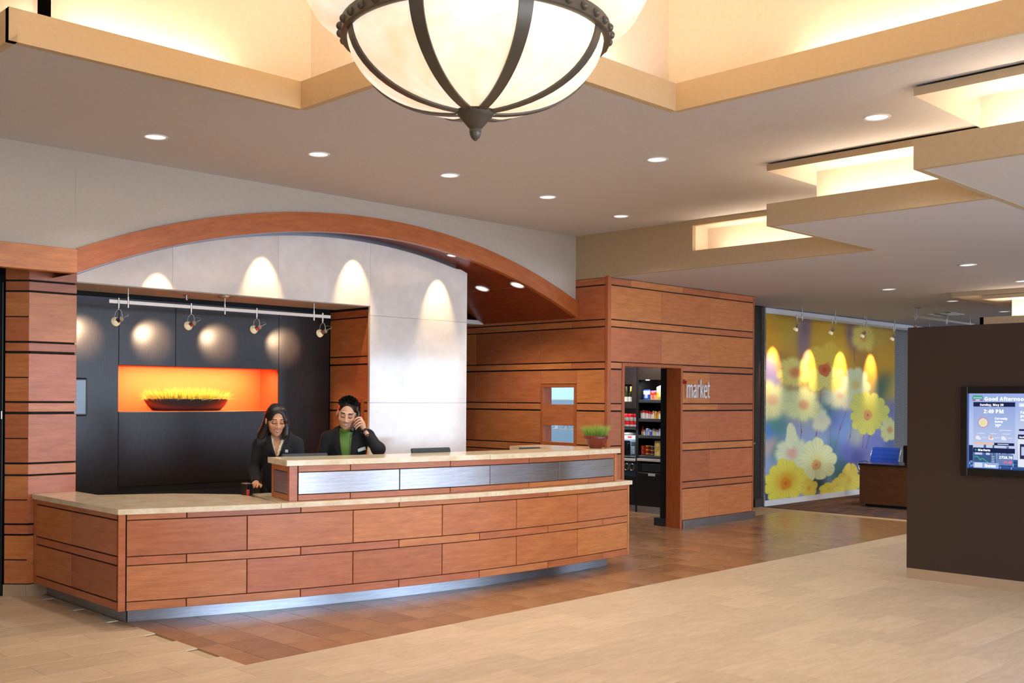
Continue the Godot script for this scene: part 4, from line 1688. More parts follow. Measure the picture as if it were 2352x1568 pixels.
	for s in 3:
		for k in 3:
			if s == 1 and k == 2:
				pass
			var t := thing("snack_cup", "%s cup, %s of its stack on the bottom snack tray" % [cc[s][2], lv[k]], "cup", P(x + 0.075, 9.75 - 0.093 * s, 0.826 + 0.06 * k + (0.004 if s == 1 else 0.0)), "stacked cups on the bottom snack tray")
			var m := MB.new()
			m.col = cc[s][1]
			m.lathe([Vector2(0, 0), Vector2(0.036, 0), Vector2(0.043, 0.046)], 18)
			part("cup", m, M.gloss, t)
			var l := MB.new()
			l.col = cc[s][0]
			l.lathe([Vector2(0.0435, 0.044), Vector2(0.0455, 0.046), Vector2(0.0455, 0.057), Vector2(0.0, 0.058)], 18)
			part("lid", l, M.gloss, t)
	for k in 2:
		var t := thing("tea_box", "yellow carton, %s of the two stacked on the bottom snack tray" % ["lower", "upper"][k], "carton", P(x + 0.085, 9.458, 0.826 + 0.13 * k), "yellow cartons on the bottom snack tray")
		part("carton", boxed(Vector3(-0.05, 0, -0.062), Vector3(0.05, 0.127, 0.062), 0.002), mat(rgb(228, 186, 92), 0.45), t)
		var m := MB.new()
		m.xf = Transform3D(Basis(Vector3.BACK, PI / 2), Vector3(-0.0505, 0.065, 0))
		m.lathe([Vector2(0.0, 0.0015), Vector2(0.03, 0.0015), Vector2(0.031, 0.0)], 20)
		part("print", m, mat(rgb(245, 222, 140), 0.5), t)
	# red and white cans in two tiers
	for k in 2:
		for i in 6:
			var t := thing("soup_can", "red-topped white can, %s in the %s tier of the left tray" % [["first from the right", "second from the right", "third from the right", "fourth from the right", "fifth from the right", "sixth from the right"][i], ["lower", "upper"][k]], "can", P(x + 0.07, 9.885 + 0.08 * i, 1.256 + 0.112 * k), "red and white cans in the left tray")
			var m := MB.new()
			m.col = Color(0.86, 0.82, 0.76)
			m.lathe([Vector2(0, 0), Vector2(0.036, 0), Vector2(0.0375, 0.003), Vector2(0.0375, 0.06)], 18)
			part("body", m, M.gloss, t)
			var l := MB.new()
			l.col = Color(0.78, 0.03, 0.04)
			l.lathe([Vector2(0.0376, 0.058), Vector2(0.0376, 0.10), Vector2(0.033, 0.11), Vector2(0, 0.11)], 18)
			part("top", l, M.gloss, t)
	# bottles behind the window
	for i in 3:
		var t := thing("wine_bottle", "dark green bottle with a white label, %s in the bottle window" % ["rightmost", "second from the right", "third from the right"][i], "bottle", P(x + 0.13, 9.955 + 0.09 * i, 1.656), "bottles in the window of the left cabinet")
		var m := MB.new()
		m.col = Color(0.02, 0.03, 0.012)
		m.lathe([Vector2(0, 0), Vector2(0.036, 0), Vector2(0.038, 0.004), Vector2(0.038, 0.12), Vector2(0.015, 0.17), Vector2(0.014, 0.2)], 16)
		part("bottle", m, M.gloss, t)
		var l := MB.new()
		l.col = Color(0.88, 0.84, 0.76)
		l.lathe([Vector2(0.0386, 0.008), Vector2(0.0386, 0.082)], 16)
		part("label", l, M.gloss, t)
		var fo := MB.new()
		fo.col = Color(0.75, 0.6, 0.15) if i == 1 else Color(0.05, 0.05, 0.04)
		fo.lathe([Vector2(0.0165, 0.165), Vector2(0.016, 0.24), Vector2(0.0, 0.241)], 14)
		part("foil", fo, M.gloss, t)
	# microwave and what lies on it
	var w := thing("microwave", "silver microwave with a dark door and keypad on the shelf below the red cans", "microwave", P(x + 0.02, 10.1, 0.80))
	apart("case", boxed(P(x + 0.02, 10.36, 0.82), P(12.94, 9.862, 1.095), 0.006), mat(rgb(170, 184, 196), 0.35, 0.5), w)
	apart("door", boxed(P(x + 0.01, 10.345, 0.845), P(x + 0.03, 9.968, 1.07), 0.004), mat(rgb(14, 20, 28), 0.15), w)
	var hd := MB.new()
	hd.tube([P(x + 0.01, 9.985, 0.875), P(x - 0.025, 9.985, 0.885), P(x - 0.028, 9.985, 0.95), P(x - 0.025, 9.985, 1.02), P(x + 0.01, 9.985, 1.03)], 0.009, 8)
	apart("handle", hd, M.black, w)
	var kp := apart("keypad", boxed(P(x + 0.012, 9.945, 0.86), P(x + 0.022, 9.875, 1.055), 0.002), mat(rgb(60, 76, 88), 0.4), w)
	for r in 5:
		for q in 3:
			apart("key", boxed(P(x + 0.009, 9.938 - 0.022 * q, 0.872 + 0.024 * r), P(x + 0.013, 9.938 - 0.022 * q - 0.016, 0.872 + 0.024 * r + 0.016), 0.001), mat(rgb(200, 214, 220), 0.4), kp)
	apart("foot", boxed(P(x + 0.05, 10.34, 0.80), P(x + 0.09, 9.88, 0.82)), M.black_matt, w)
	var bx := thing("pastry_box", "white box with red print lying on the microwave", "box", P(x + 0.15, 10.0, 1.095))
	part("carton", boxed(Vector3(-0.13, 0, -0.13), Vector3(0.13, 0.055, 0.13), 0.003), mat(rgb(232, 228, 222), 0.5), bx)
	part("print", boxed(Vector3(-0.1315, 0.012, -0.02), Vector3(-0.129, 0.045, 0.06), 0.001), mat(rgb(200, 60, 50), 0.5), bx)
	var sk := thing("paper_sack", "folded cream paper sack on top of the white box on the microwave", "sack", P(x + 0.16, 10.1, 1.151))
	var sm := MB.new()
	sm.col = Color(0.86, 0.8, 0.68)
	sm.ball(Vector3(0, 0.022, 0), Vector3(0.1, 0.022, 0.12), 16, 8)
	part("sack", sm, M.paint, sk)


# a pillow bag facing -X
func bag(at: Vector3, w: float, h: float, cols: Array, label: String) -> void:
	var t := thing("crisp_bag", label, "snack bag", at, "bags on the top snack tray")
	for side in [-1.0, 1.0]:
		var m := MB.new()
		var n := 10
		for i in n:
			for k in n:
				var q := []
				for e in [[0, 0], [1, 0], [1, 1], [0, 1]]:
					var u := float(k + e[0]) / n
					var v := float(i + e[1]) / n
					var bulge := 0.035 * pow(maxf(0, 1 - pow(2 * u - 1, 2)), 0.6) * pow(maxf(0, 1 - pow(2 * v - 1, 4)), 0.8)
					var slant := 0.04 * (u - 0.5) * v if h > 0.22 else 0.0
					q.append(Vector3(side * bulge, v * h + slant * 1.2, (u - 0.5) * w * (1.0 - 0.06 * sin(v * PI))))
				var vv := (i + 0.5) / n
				var uu := (k + 0.5) / n
				var c: Color = cols[0] if vv > 0.88 else cols[1] if vv > 0.55 else cols[2] if vv > 0.22 else cols[3]
				if vv > 0.3 and vv < 0.6 and absf(uu - 0.6) < 0.2:
					c = c.lerp(cols[1], 0.7)
				m.col = c
				if side < 0:
					m.quad(q[0], q[1], q[2], q[3])
				else:
					m.quad(q[3], q[2], q[1], q[0])
		part("front" if side < 0 else "back", m, M.gloss, t)


func packet(at: Vector3, w: float, h: float, cols: Array, lean: float, label: String, group: String) -> void:
	var t := thing("snack_packet", label, "packet", at, group)
	t.rotation.x = lean
	var m := MB.new()
	m.col = cols[0]
	m.box(Vector3(-0.03, 0, -w / 2), Vector3(0.03, h * 0.78, w / 2), 0.004)
	part("wrapper", m, M.gloss, t)
	var q := MB.new()
	q.col = cols[1]
	q.box(Vector3(-0.0305, h * 0.76, -w / 2 - 0.0003), Vector3(0.0305, h, w / 2 + 0.0003), 0.004)
	part("crimp", q, M.gloss, t)


# soft colour patches of the mural print: u, v, ru, rv, colour
const PATCHES := [
	[0.036, 0.103, 0.092, 0.092, "e8a428"],
	[0.119, 0.055, 0.116, 0.093, "bfa038"],
	[0.261, 0.078, 0.05, 0.131, "7d688c"],
	[0.271, 0.007, 0.034, 0.052, "8c7090"],
	[0.434, 0.11, 0.143, 0.126, "d9a830"],
	[0.531, 0.213, 0.111, 0.101, "f0b030"],
	[0.637, 0.068, 0.057, 0.103, "80647a"],
	[0.735, 0.222, 0.106, 0.095, "c08a3c"],
	[0.814, 0.046, 0.095, 0.106, "cfae50"],
	[0.898, 0.225, 0.125, 0.117, "e0a434"],
	[0.963, 0.39, 0.071, 0.079, "e8c050"],
	[0.018, 0.305, 0.071, 0.075, "7a74b0"],
	[0.121, 0.259, 0.074, 0.051, "b88a40"],
	[0.028, 0.371, 0.061, 0.05, "8a86c8"],
	[0.319, 0.268, 0.057, 0.053, "5a6090"],
	[0.039, 0.488, 0.092, 0.075, "d8dc98"],
	[0.071, 0.598, 0.062, 0.059, "4f8f88"],
	[0.015, 0.638, 0.051, 0.05, "5a8cd8"],
	[0.449, 0.524, 0.084, 0.081, "4f8a8c"],
	[0.51, 0.561, 0.073, 0.073, "7480c8"],
	[0.597, 0.627, 0.101, 0.102, "8cb0e4"],
	[0.661, 0.676, 0.064, 0.075, "d8cfa0"],
	[0.806, 0.738, 0.122, 0.077, "8088cc"],
	[0.611, 0.776, 0.101, 0.093, "6c74c4"],
	[0.537, 0.864, 0.074, 0.083, "3f7f78"],
	[0.031, 0.705, 0.051, 0.05, "d8b8a8"],
	[0.088, 0.733, 0.052, 0.051, "4c8480"],
	[0.913, 0.361, 0.077, 0.088, "3c6468"],
	[0.971, 0.508, 0.057, 0.069, "8884b4"],
	[0.959, 0.745, 0.057, 0.059, "6a70a8"],
	[0.017, 0.955, 0.031, 0.05, "2c3c70"],
	[0.347, 0.932, 0.069, 0.053, "30403c"],
	[0.662, 0.826, 0.077, 0.075, "5c60b8"],
	[0.487, 0.761, 0.048, 0.082, "5c90a0"],
	[0.344, 0.515, 0.057, 0.053, "b0b8a8"],
	[0.557, 0.359, 0.074, 0.046, "506c80"],
	[0.533, 0.452, 0.111, 0.064, "e4dcb0"],
	[0.172, -0.01, 0.162, 0.034, "c09030"],
	[0.386, -0.021, 0.175, 0.027, "b08840"],
	[0.733, -0.015, 0.198, 0.038, "b8985c"],
	[0.077, -0.001, 0.094, 0.034, "c8983c"],
]
# its flowers: u, v, ru, rv, petals, softness, colour, heart colour, heart share in percent
const FLOWERS := [
	[0.196, 0.307, 0.12, 0.082, 8, 0.35, "f0dc78", "e09050", 30],
	[0.39, 0.578, 0.068, 0.067, 5, 0.5, "ece8c0", "ece0b0", 5],
	[0.044, 0.463, 0.128, 0.101, 8, 0.5, "e4e6a8", "e0b890", 25],
	[0.258, 0.488, 0.128, 0.096, 8, 0.4, "e8eaa4", "e0a878", 25],
	[0.533, 0.433, 0.123, 0.082, 7, 0.6, "ece8c0", "e8c8a0", 20],
	[0.435, 0.254, 0.149, 0.135, 7, 0.25, "f2c848", "e8a040", 10],
	[0.354, 0.346, 0.069, 0.067, 5, 0.1, "f4e070", "f0c850", 5],
	[0.471, 0.334, 0.096, 0.073, 6, 0.15, "f4e47c", "f0c850", 5],
	[0.412, 0.286, 0.049, 0.038, 16, 0.1, "e07a40", "d0542c", 40],
	[0.658, 0.366, 0.122, 0.103, 9, 0.25, "eeeeb4", "e8d080", 25],
	[0.721, 0.072, 0.098, 0.095, 7, 0.5, "f0d468", "e0a850", 25],
	[0.771, 0.536, 0.171, 0.134, 12, 0.05, "f4ec74", "f2e060", 30],
	[0.762, 0.55, 0.037, 0.034, 14, 0.1, "e8b070", "d06040", 20],
	[0.958, 0.646, 0.092, 0.074, 9, 0.2, "f2eea0", "e8b070", 25],
	[0.178, 0.755, 0.114, 0.095, 7, 0.35, "ecefc0", "f0c0a0", 30],
	[0.172, 0.66, 0.041, 0.073, 3, 0.15, "f2f4c0", "f0f0c0", 5],
	[0.357, 0.808, 0.15, 0.124, 9, 0.05, "f0f2b4", "f0e890", 30],
	[0.354, 0.83, 0.035, 0.03, 14, 0.1, "e8b878", "d87850", 20],
	[0.136, 0.906, 0.154, 0.115, 11, 0.06, "f4e458", "eeb838", 40],
	[0.137, 0.919, 0.038, 0.034, 12, 0.3, "ee9a30", "e07820", 30],
	[0.301, 0.959, 0.062, 0.057, 6, 0.12, "f0d858", "eab040", 20],
	[0.612, 0.939, 0.095, 0.102, 6, 0.05, "f4e268", "f0c850", 15],
	[0.447, 0.976, 0.078, 0.036, 5, 0.1, "f2dc50", "ecc040", 10],
	[0.513, 0.959, 0.055, 0.046, 4, 0.1, "f2e060", "ecc848", 10],
]
const STEMS := [
	[[0.217, 0.38], [0.231, 0.488], [0.245, 0.636], [0.211, 0.825]],
	[[0.391, 0.327], [0.38, 0.47], [0.367, 0.595], [0.35, 0.666]],
	[[0.643, 0.47], [0.616, 0.674], [0.512, 0.89]],
	[[0.608, 0.479], [0.535, 0.626], [0.487, 0.77]],
	[[0.455, 0.488], [0.46, 0.724]],
	[[0.732, 0.65], [0.717, 0.753]],
	[[0.779, 0.67], [0.75, 0.755]],
	[[0.643, 0.086], [0.647, 0.226]],
]


func mural_image() -> Image:
	var w := 690
	var h := 450
	# soft ground, worked out coarsely and enlarged
	var gw := 92
	var gh := 60
	var ground := Image.create(gw, gh, false, Image.FORMAT_RGB8)
	var pc := []
	for p in PATCHES:
		pc.append(Color.html(p[4]))
	for y in gh:
		for x in gw:
			var u := (x + 0.5) / gw
			var v := (y + 0.5) / gh
			var c := Color.html("c89a40").lerp(Color.html("9aaccc"), smoothstep(0.25, 0.7, v))
			var sum := Vector3(c.r, c.g, c.b) * 0.12
			var tw := 0.12
			for i in PATCHES.size():
				var p: Array = PATCHES[i]
				var d := Vector2((u - p[0]) / (p[2] * 0.85), (v - p[1]) / (p[3] * 0.85)).length_squared()
				if d < 6.0:
					var k := exp(-d * 1.2)
					var q: Color = pc[i]
					sum += Vector3(q.r, q.g, q.b) * k
					tw += k
			sum /= tw
			ground.set_pixel(x, y, Color(sum.x, sum.y, sum.z))
	ground.resize(w, h, Image.INTERPOLATE_CUBIC)
	# stems
	for s in STEMS:
		var ct := Curve2D.new()
		for p in s:
			ct.add_point(Vector2(p[0] * w, p[1] * h))
		for p in ct.tessellate_even_length(5, 2.0):
			for k in range(-3, 4):
				var x := int(p.x) + k
				if x >= 0 and x < w and p.y >= 0 and p.y < h:
					var c := ground.get_pixel(x, int(p.y))
					for r in 2:
						if int(p.y) + r < h:
							ground.set_pixel(x, int(p.y) + r, c.lerp(Color.html("96546a"), 0.75 * (1.0 - absf(k) / 4.0)))
	for f in FLOWERS:
		var cx: float = f[0] * w
		var cy: float = f[1] * h
		var rx: float = f[2] * w
		var ry: float = f[3] * h
		var soft: float = f[5]
		var c1 := Color.html(f[6])
		var c0 := Color.html(f[7])
		var heart: float = f[8] / 100.0
		var pet: int = f[4]
		var ph: float = f[0] * 37.0 + f[1] * 19.0
		for y in range(maxi(0, int(cy - ry * 1.3)), mini(h, int(cy + ry * 1.3))):
			for x in range(maxi(0, int(cx - rx * 1.3)), mini(w, int(cx + rx * 1.3))):
				var d := Vector2((x - cx) / rx, (y - cy) / ry)
				var r := d.length()
				if r > 1.3:
					continue
				var an := d.angle()
				var lobe := pow(absf(cos(an * pet * 0.5 + ph)), 0.4)
				var edge := 0.80 + 0.20 * lobe + 0.07 * sin(an * 3.0 + ph * 2.0) + 0.04 * sin(an * 5.0 + ph)
				var a := 1.0 - smoothstep(edge - soft * 0.5 - 0.02, edge + soft * 0.5 + 0.02, r)
				if a <= 0.01:
					continue
				var streak := 0.98 + 0.02 * sin(an * pet * 3.0 + r * 6.0) - 0.05 * (1.0 - lobe) * (1.0 - soft) * smoothstep(0.3, 0.9, r)
				var c := c0.lerp(c1, smoothstep(heart * 0.4, heart * 1.6 + 0.05, r)) * streak
				c.a = 1.0
				ground.set_pixel(x, y, ground.get_pixel(x, y).lerp(c, a))
	return ground


func lobby() -> void:
	# wall with the flower mural, grey wallpaper beyond it
	structure("wall_mural", boxed(P(14.64, 9.1, 0), P(24.0, 8.945, LOW)), M.wallpaper)
	structure("baseboard_mural", boxed(P(14.64, 8.95, 0), P(24.0, 8.925, 0.095), 0.003), M.white)
	structure(trim(), boxed(P(14.64, 8.95, 3.085), P(24.0, 8.92, 3.175), 0.003), M.white)
	var mm := MB.new()
	var y0 := 0.097
	var y1 := 3.083
	mm.quad_uv(P(14.66, 8.932, y0), P(19.25, 8.932, y0), P(19.25, 8.932, y1), P(14.66, 8.932, y1), Vector2(0, 0), Vector2(1, 1))
	mm.quad(P(19.25, 8.932, y0), P(19.25, 8.945, y0), P(19.25, 8.945, y1), P(19.25, 8.932, y1))
	mm.quad(P(14.66, 8.945, y0), P(14.66, 8.932, y0), P(14.66, 8.932, y1), P(14.66, 8.945, y1))
	var mat_m := mat(Color.WHITE, 0.38)
	mat_m.albedo_texture = ImageTexture.create_from_image(mural_image())
	var mu := part("flower_mural", mm.done(P(16.9, 8.94, 0)), mat_m, self)
	mu.position = P(16.9, 8.94, 0)
	tag(mu, "wall-high mural print of soft yellow flowers on blurred blue and gold, lit by track spotlights", "mural")
	# dark recess with a door between the market block and the mural
	var dk := textured(M.dark_wood.albedo_texture, rgb(70, 58, 48), 0.5, Vector3(7, 0.5, 1))
	structure("wall_recess", boxed(P(13.0, 9.2, 0), P(14.645, 9.0, LOW)), dk)
	structure("door_3", boxed(P(13.4, 9.0, 0.02), P(14.42, 8.985, 2.62), 0.003), M.black)
	var dh := boxed(P(14.33, 8.985, 1.0), P(14.4, 8.95, 1.03), 0.004)
	apart("door_handle", dh, M.chrome, get_node("door_3"))
	structure("baseboard_recess", boxed(P(14.43, 9.0, 0), P(14.64, 8.97, 0.13)), mat(rgb(66, 60, 52), 0.5))
	# desk with walnut front
	var d := thing("walnut_desk", "low desk with a walnut-grained front and dark glossy top before the flower mural", "desk", P(16.2, 6.8, 0))
	apart("front_panel", boxed(P(15.85, 7.93, 0.05), P(15.88, 5.5, 0.665), 0.002), M.desk_wood, d)
	apart("side_panel", boxed(P(15.88, 7.93, 0.05), P(16.7, 7.90, 0.665), 0.002), M.desk_wood, d)
	apart("desktop", boxed(P(15.83, 7.95, 0.665), P(16.75, 5.45, 0.695), 0.003), mat(rgb(50, 36, 34), 0.12), d)
	apart("plinth", boxed(P(15.92, 7.86, 0.004), P(16.6, 5.6, 0.06)), M.black_matt, d)
	var sp := thing("desk_monitor", "black box-shaped screen on the walnut desk, half hidden by the brown partition", "monitor", P(16.1, 7.22, 0.695))
	part("case", boxed(Vector3(-0.04, 0.03, -0.09), Vector3(0.04, 0.30, 0.09), 0.008), M.black, sp)
	part("foot", boxed(Vector3(-0.06, 0.0, -0.06), Vector3(0.06, 0.03, 0.06), 0.006), M.black_matt, sp)
	var ch := office_chair("left blue ribbed office chair behind the walnut desk, clear of the other")
	ch.position = P(17.2, 8.26, 0.004)
	copy_of(ch, "office_chair", "right blue ribbed office chair behind the walnut desk, partly hidden by the dark screen", P(17.2, 7.60, 0.004), 0.06)
	# brown partition with a screen
	var pt := MB.new()
	pt.box(P(9.8, 4.42, 0.098), P(10.16, 1.2, 2.405), 0.003)
	structure("wall_partition", pt, M.brown_wall)
	structure("baseboard_partition", boxed(P(9.803, 4.418, 0), P(10.157, 1.2, 0.098)), M.tan_base)
	screen()


func office_chair(label: String) -> Node3D:
	# faces -X
	var c := thing("office_chair", label, "chair", Vector3.ZERO, "blue office chairs")
	var bk := MB.new()
	var rows := []
	var n := 46
	for i in n + 1:
		var v := float(i) / n
		var y := 0.46 + 0.42 * v
		var rib := 0.006 * absf(sin(v * PI * 6.0))
		var r := []
		for k in 9:
			var u := k / 8.0 - 0.5
			r.append(Vector3(0.20 + 0.12 * v - 0.05 * sin(v * PI) + 0.05 * (1 - 4 * u * u) - rib, y, u * 0.50))
		rows.append(r)
	bk.sheet(rows)
	var back2 := []
	for r in rows:
		var q := []
		for p in r:
			q.append(p + Vector3(0.016, 0, 0))
		back2.append(q)
	bk.sheet(back2, true)
	part("backrest", bk, M.blue, c)
	var st := MB.new()
	var sr := []
	for i in 31:
		var v := i / 30.0
		var rib := 0.005 * absf(sin(v * PI * 6.0))
		var r := []
		for k in 9:
			var u := k / 8.0 - 0.5
			r.append(Vector3(-0.25 + 0.45 * v, 0.45 - 0.02 * (1 - 4 * u * u) + rib - 0.02 * v, u * 0.50))
		sr.append(r)
	st.sheet(sr, true)
	var sr2 := []
	for r in sr:
		var q := []
		for p in r:
			q.append(p - Vector3(0, 0.02, 0))
		sr2.append(q)
	st.sheet(sr2)
	part("seat", st, M.blue, c)
	for s in [-1, 1]:
		var f := MB.new()
		var pts := []
		for i in 13:
			var v := i / 12.0
			pts.append(Vector3(0.205 + 0.12 * v - 0.05 * sin(v * PI), 0.46 + 0.42 * v, s * 0.26))
		f.tube([Vector3(-0.25, 0.45, s * 0.26), Vector3(0.1, 0.435, s * 0.26), Vector3(0.185, 0.44, s * 0.26)] + pts, 0.011, 8)
		part("side_frame", f, M.chrome, c)
		var arm := MB.new()
		arm.tube([Vector3(-0.12, 0.45, s * 0.275), Vector3(-0.16, 0.60, s * 0.30), Vector3(-0.1, 0.645, s * 0.305), Vector3(0.15, 0.645, s * 0.30), Vector3(0.235, 0.60, s * 0.275)], 0.012, 8)
		part("armrest", arm, M.chrome, c)
	var pole := MB.new()
	pole.lathe([Vector2(0, 0.09), Vector2(0.028, 0.09), Vector2(0.028, 0.25), Vector2(0.018, 0.25), Vector2(0.018, 0.42), Vector2(0.07, 0.425), Vector2(0.0, 0.44)], 16)
	part("column", pole, M.chrome, c)
	for i in 5:
		var a := TAU * i / 5.0
		var leg := MB.new()
		leg.tube([Vector3(cos(a) * 0.02, 0.11, sin(a) * 0.02), Vector3(cos(a) * 0.29, 0.07, sin(a) * 0.29)], 0.02, 8, 0.012)
		var lg := part("leg", leg, M.chrome, c)
		var cs := MB.new()
		cs.ball(Vector3(cos(a) * 0.29, 0.028, sin(a) * 0.29), Vector3(0.028, 0.028, 0.028), 12, 8)
		part("caster", cs, M.black, lg)
	return c


# wall screen on the partition; x0 .. is measured along the wall from its left edge, in metres
func screen() -> void:
	var x := 9.8
	var bl := 3.892
	var wide := 1.36
	var t := thing("wall_display", "large black-framed information screen on the brown partition, greeting Good Afternoon", "screen", P(x, bl - wide / 2, 1.02))
	var fr := MB.new()
	fr.box(P(x - 0.05, bl, 1.02), P(x + 0.01, bl - 0.062, 1.835), 0.004)
	fr.box(P(x - 0.05, bl - wide + 0.062, 1.02), P(x + 0.01, bl - wide, 1.835), 0.004)
	fr.box(P(x - 0.05, bl - 0.062, 1.02), P(x + 0.01, bl - wide + 0.062, 1.088), 0.004)
	fr.box(P(x - 0.05, bl - 0.062, 1.772), P(x + 0.01, bl - wide + 0.062, 1.835), 0.004)
	apart("bezel", fr, M.black, t)
	# picture: 618 x 342 points of 2 mm
	var w := 618
	var h := 342
	var im := Image.create(w, h, false, Image.FORMAT_RGB8)
	for y in h:
		var v := float(y) / h
		var c := Color.html("9fb6ee").lerp(Color.html("c9d6f8"), smoothstep(0.0, 0.55, v))
		if v > 0.86:
			c = Color.html("1c3a78").lerp(Color.html("4c86c8"), absf(sin(v * 70.0)) * 0.5)
		im.fill_rect(Rect2i(0, y, w, 1), c)
	for k in 70:
		var px := rng.randi() % w
		im.fill_rect(Rect2i(px, 232 + rng.randi() % 30, 3 + rng.randi() % 8, 60), [Color.html("5f7cb4"), Color.html("7f98c8"), Color.html("43609c")][k % 3])
	im.fill_rect(Rect2i(0, 236, 24, 70), Color.html("1a2c58"))
	for k in 40:
		im.fill_rect(Rect2i(rng.randi() % w, 312 + rng.randi() % 18, 3, 10), Color.html("b8d4f4"))
	im.fill_rect(Rect2i(0, 0, 6, h), Color.html("5078d8"))
	var navy := Color.html("141f4c")
	# emblem: a green and white shield shape with a red foot
	im.fill_rect(Rect2i(22, 8, 44, 9), Color.html("5fb0a0"))
	im.fill_rect(Rect2i(20, 16, 48, 11), Color.html("2f9a86"))
	im.fill_rect(Rect2i(24, 19, 40, 4), Color.html("d8ecf4"))
	im.fill_rect(Rect2i(21, 29, 46, 5), Color.html("c05468"))
	im.fill_rect(Rect2i(34, 28, 20, 5), Color.html("e8eefc"))
	# left column
	im.fill_rect(Rect2i(25, 40, 182, 20), navy)
	im.fill_rect(Rect2i(25, 60, 182, 168), Color.html("b0c0ee"))
	for y in 168:
		im.fill_rect(Rect2i(25, 60 + y, 182, 1), Color.html("9cb0e6").lerp(Color.html("c2d0f6"), y / 168.0))
	disc(im, Vector2(68, 132), 25, Color.html("e08a94"), 16)
	disc(im, Vector2(68, 132), 19, Color.html("f6efe0"), 0)
	disc(im, Vector2(68, 132), 14, Color.html("f2e6b0"), 0)
	for k in 3:
		disc(im, Vector2(44 + 56 * k, 200), 9, Color.html("f4f4fc"), 0)
		disc(im, Vector2(52 + 56 * k, 204), 7, Color.html("eef0fa"), 0)
		im.fill_rect(Rect2i(64 + 56 * k, 198, 20, 3), Color.html("e8eefc"))
		im.fill_rect(Rect2i(44 + 56 * k, 180, 30, 3), Color.html("e8eefc"))
	disc(im, Vector2(102, 198), 6, Color.html("f0a898"), 0)
	im.fill_rect(Rect2i(140, 164, 52, 3), Color.html("eef2fe"))
	im.fill_rect(Rect2i(28, 222, 88, 10), Color.html("f2c8b0"))
	im.fill_rect(Rect2i(118, 222, 86, 12), navy)
	im.fill_rect(Rect2i(132, 226, 48, 4), Color.html("dfe6fa"))
	im.fill_rect(Rect2i(25, 246, 182, 22), navy)
	disc(im, Vector2(36, 256), 5, Color.html("2f9a86"), 0)
	im.fill_rect(Rect2i(28, 278, 96, 46), Color.html("3a5c8c"))
	var px := [[30, 290], [40, 284], [46, 288], [56, 302], [62, 294], [70, 296], [80, 304], [92, 312], [100, 318]]
	for i in px.size() - 1:
		for k in 30:
			var q := Vector2(px[i][0], px[i][1]).lerp(Vector2(px[i + 1][0], px[i + 1][1]), k / 30.0)
			im.fill_rect(Rect2i(int(q.x), int(q.y), 2, 2), Color.html("50d88c"))
	for k in 5:
		im.fill_rect(Rect2i(106, 282 + 8 * k, 14, 3), Color.html("dfe6fa"))
	im.fill_rect(Rect2i(130, 272, 70, 50), Color.html("7088bc"))
	im.fill_rect(Rect2i(26, 300 + 12, 112, 26), Color.html("9cb6e8"))
	im.fill_rect(Rect2i(32, 315, 34, 20), Color.html("dfe8fc"))
	# right column
	im.fill_rect(Rect2i(222, 42, 36, 18), Color.html("dfe6fa"))
	im.fill_rect(Rect2i(262, 40, 340, 20), navy)
	im.fill_rect(Rect2i(224, 158, 26, 8), navy)
	im.fill_rect(Rect2i(220, 182, 384, 20), navy)
	im.fill_rect(Rect2i(220, 202, 384, 124), Color.html("eef2fc"))
	im.fill_rect(Rect2i(228, 224, 76, 66), Color.html("22305c"))
	im.fill_rect(Rect2i(234, 236, 64, 38), Color.html("c8d4f0"))
	var face := MB.new()
	face.quad_uv(P(x - 0.036, bl - 0.06, 1.086), P(x - 0.036, bl - wide + 0.06, 1.086), P(x - 0.036, bl - wide + 0.06, 1.774), P(x - 0.036, bl - 0.06, 1.774), Vector2(0, 0), Vector2(1, 1))
	face.box(P(x - 0.034, bl - 0.06, 1.086), P(x - 0.005, bl - wide + 0.06, 1.774))
	var sm := mat(rgb(10, 10, 12), 0.15)
	sm.emission_enabled = true
	sm.emission_texture = ImageTexture.create_from_image(im)
	sm.emission = Color.BLACK
	sm.emission_energy_multiplier = 0.95
	apart("screen_face", face, sm, t)
	area("screen_light", P(x - 0.06, bl - wide / 2, 1.43), Vector2(1.2, 0.66), Vector3(-1, 0, 0), rgb(190, 208, 255), 0.35)
	var lw := glow(rgb(245, 248, 255), 1.0)
	for q in [["Good Afternoon", 74, 34, 24.0], ["Sunday, May 20", 54, 57, 14.0], ["2:49 PM", 70, 90, 24.0], ["Currently", 120, 118, 12.0], ["Sunny", 120, 132, 12.0], ["70°", 120, 152, 18.0], ["Markets", 46, 263, 14.0], ["2738.70", 140, 294, 16.0], ["News", 76, 335, 19.0], ["USA", 228, 57, 12.0], ["Fall", 230, 90, 16.0], ["puzzle", 230, 106, 16.0], ["USA TODAY", 230, 122, 11.0], ["National & Local News", 226, 198, 10.0]]:
		screen_text(q[0], q[1], q[2], q[3], lw, t, x, bl)
	screen_text("-11.60", 156, 314, 14.0, glow(rgb(230, 80, 100), 1.0), t, x, bl)
	# far end: the same display reads as the frame edge only


func screen_text(text: String, px: float, py: float, size: float, m: Material, t: Node3D, x: float, bl: float) -> void:
	var f := SystemFont.new()
	f.font_names = PackedStringArray(["Droid Sans"])
	f.font_weight = 700
	var tm := TextMesh.new()
	tm.text = text
	tm.font = f
	tm.font_size = 24
	tm.pixel_size = size * 0.002 / 24.0
	tm.depth = 0.0006
	tm.horizontal_alignment = HORIZONTAL_ALIGNMENT_LEFT
	tm.vertical_alignment = VERTICAL_ALIGNMENT_BOTTOM
	var o := MeshInstance3D.new()
	o.mesh = tm
	o.material_override = m
	o.name = "screen_text"
	t.add_child(o, true)
	o.position = P(x - 0.0366, bl - 0.06 - px * 0.002, 1.774 - py * 0.002 - size * 0.0005) - origin_of(t)
	o.rotation.y = -PI / 2


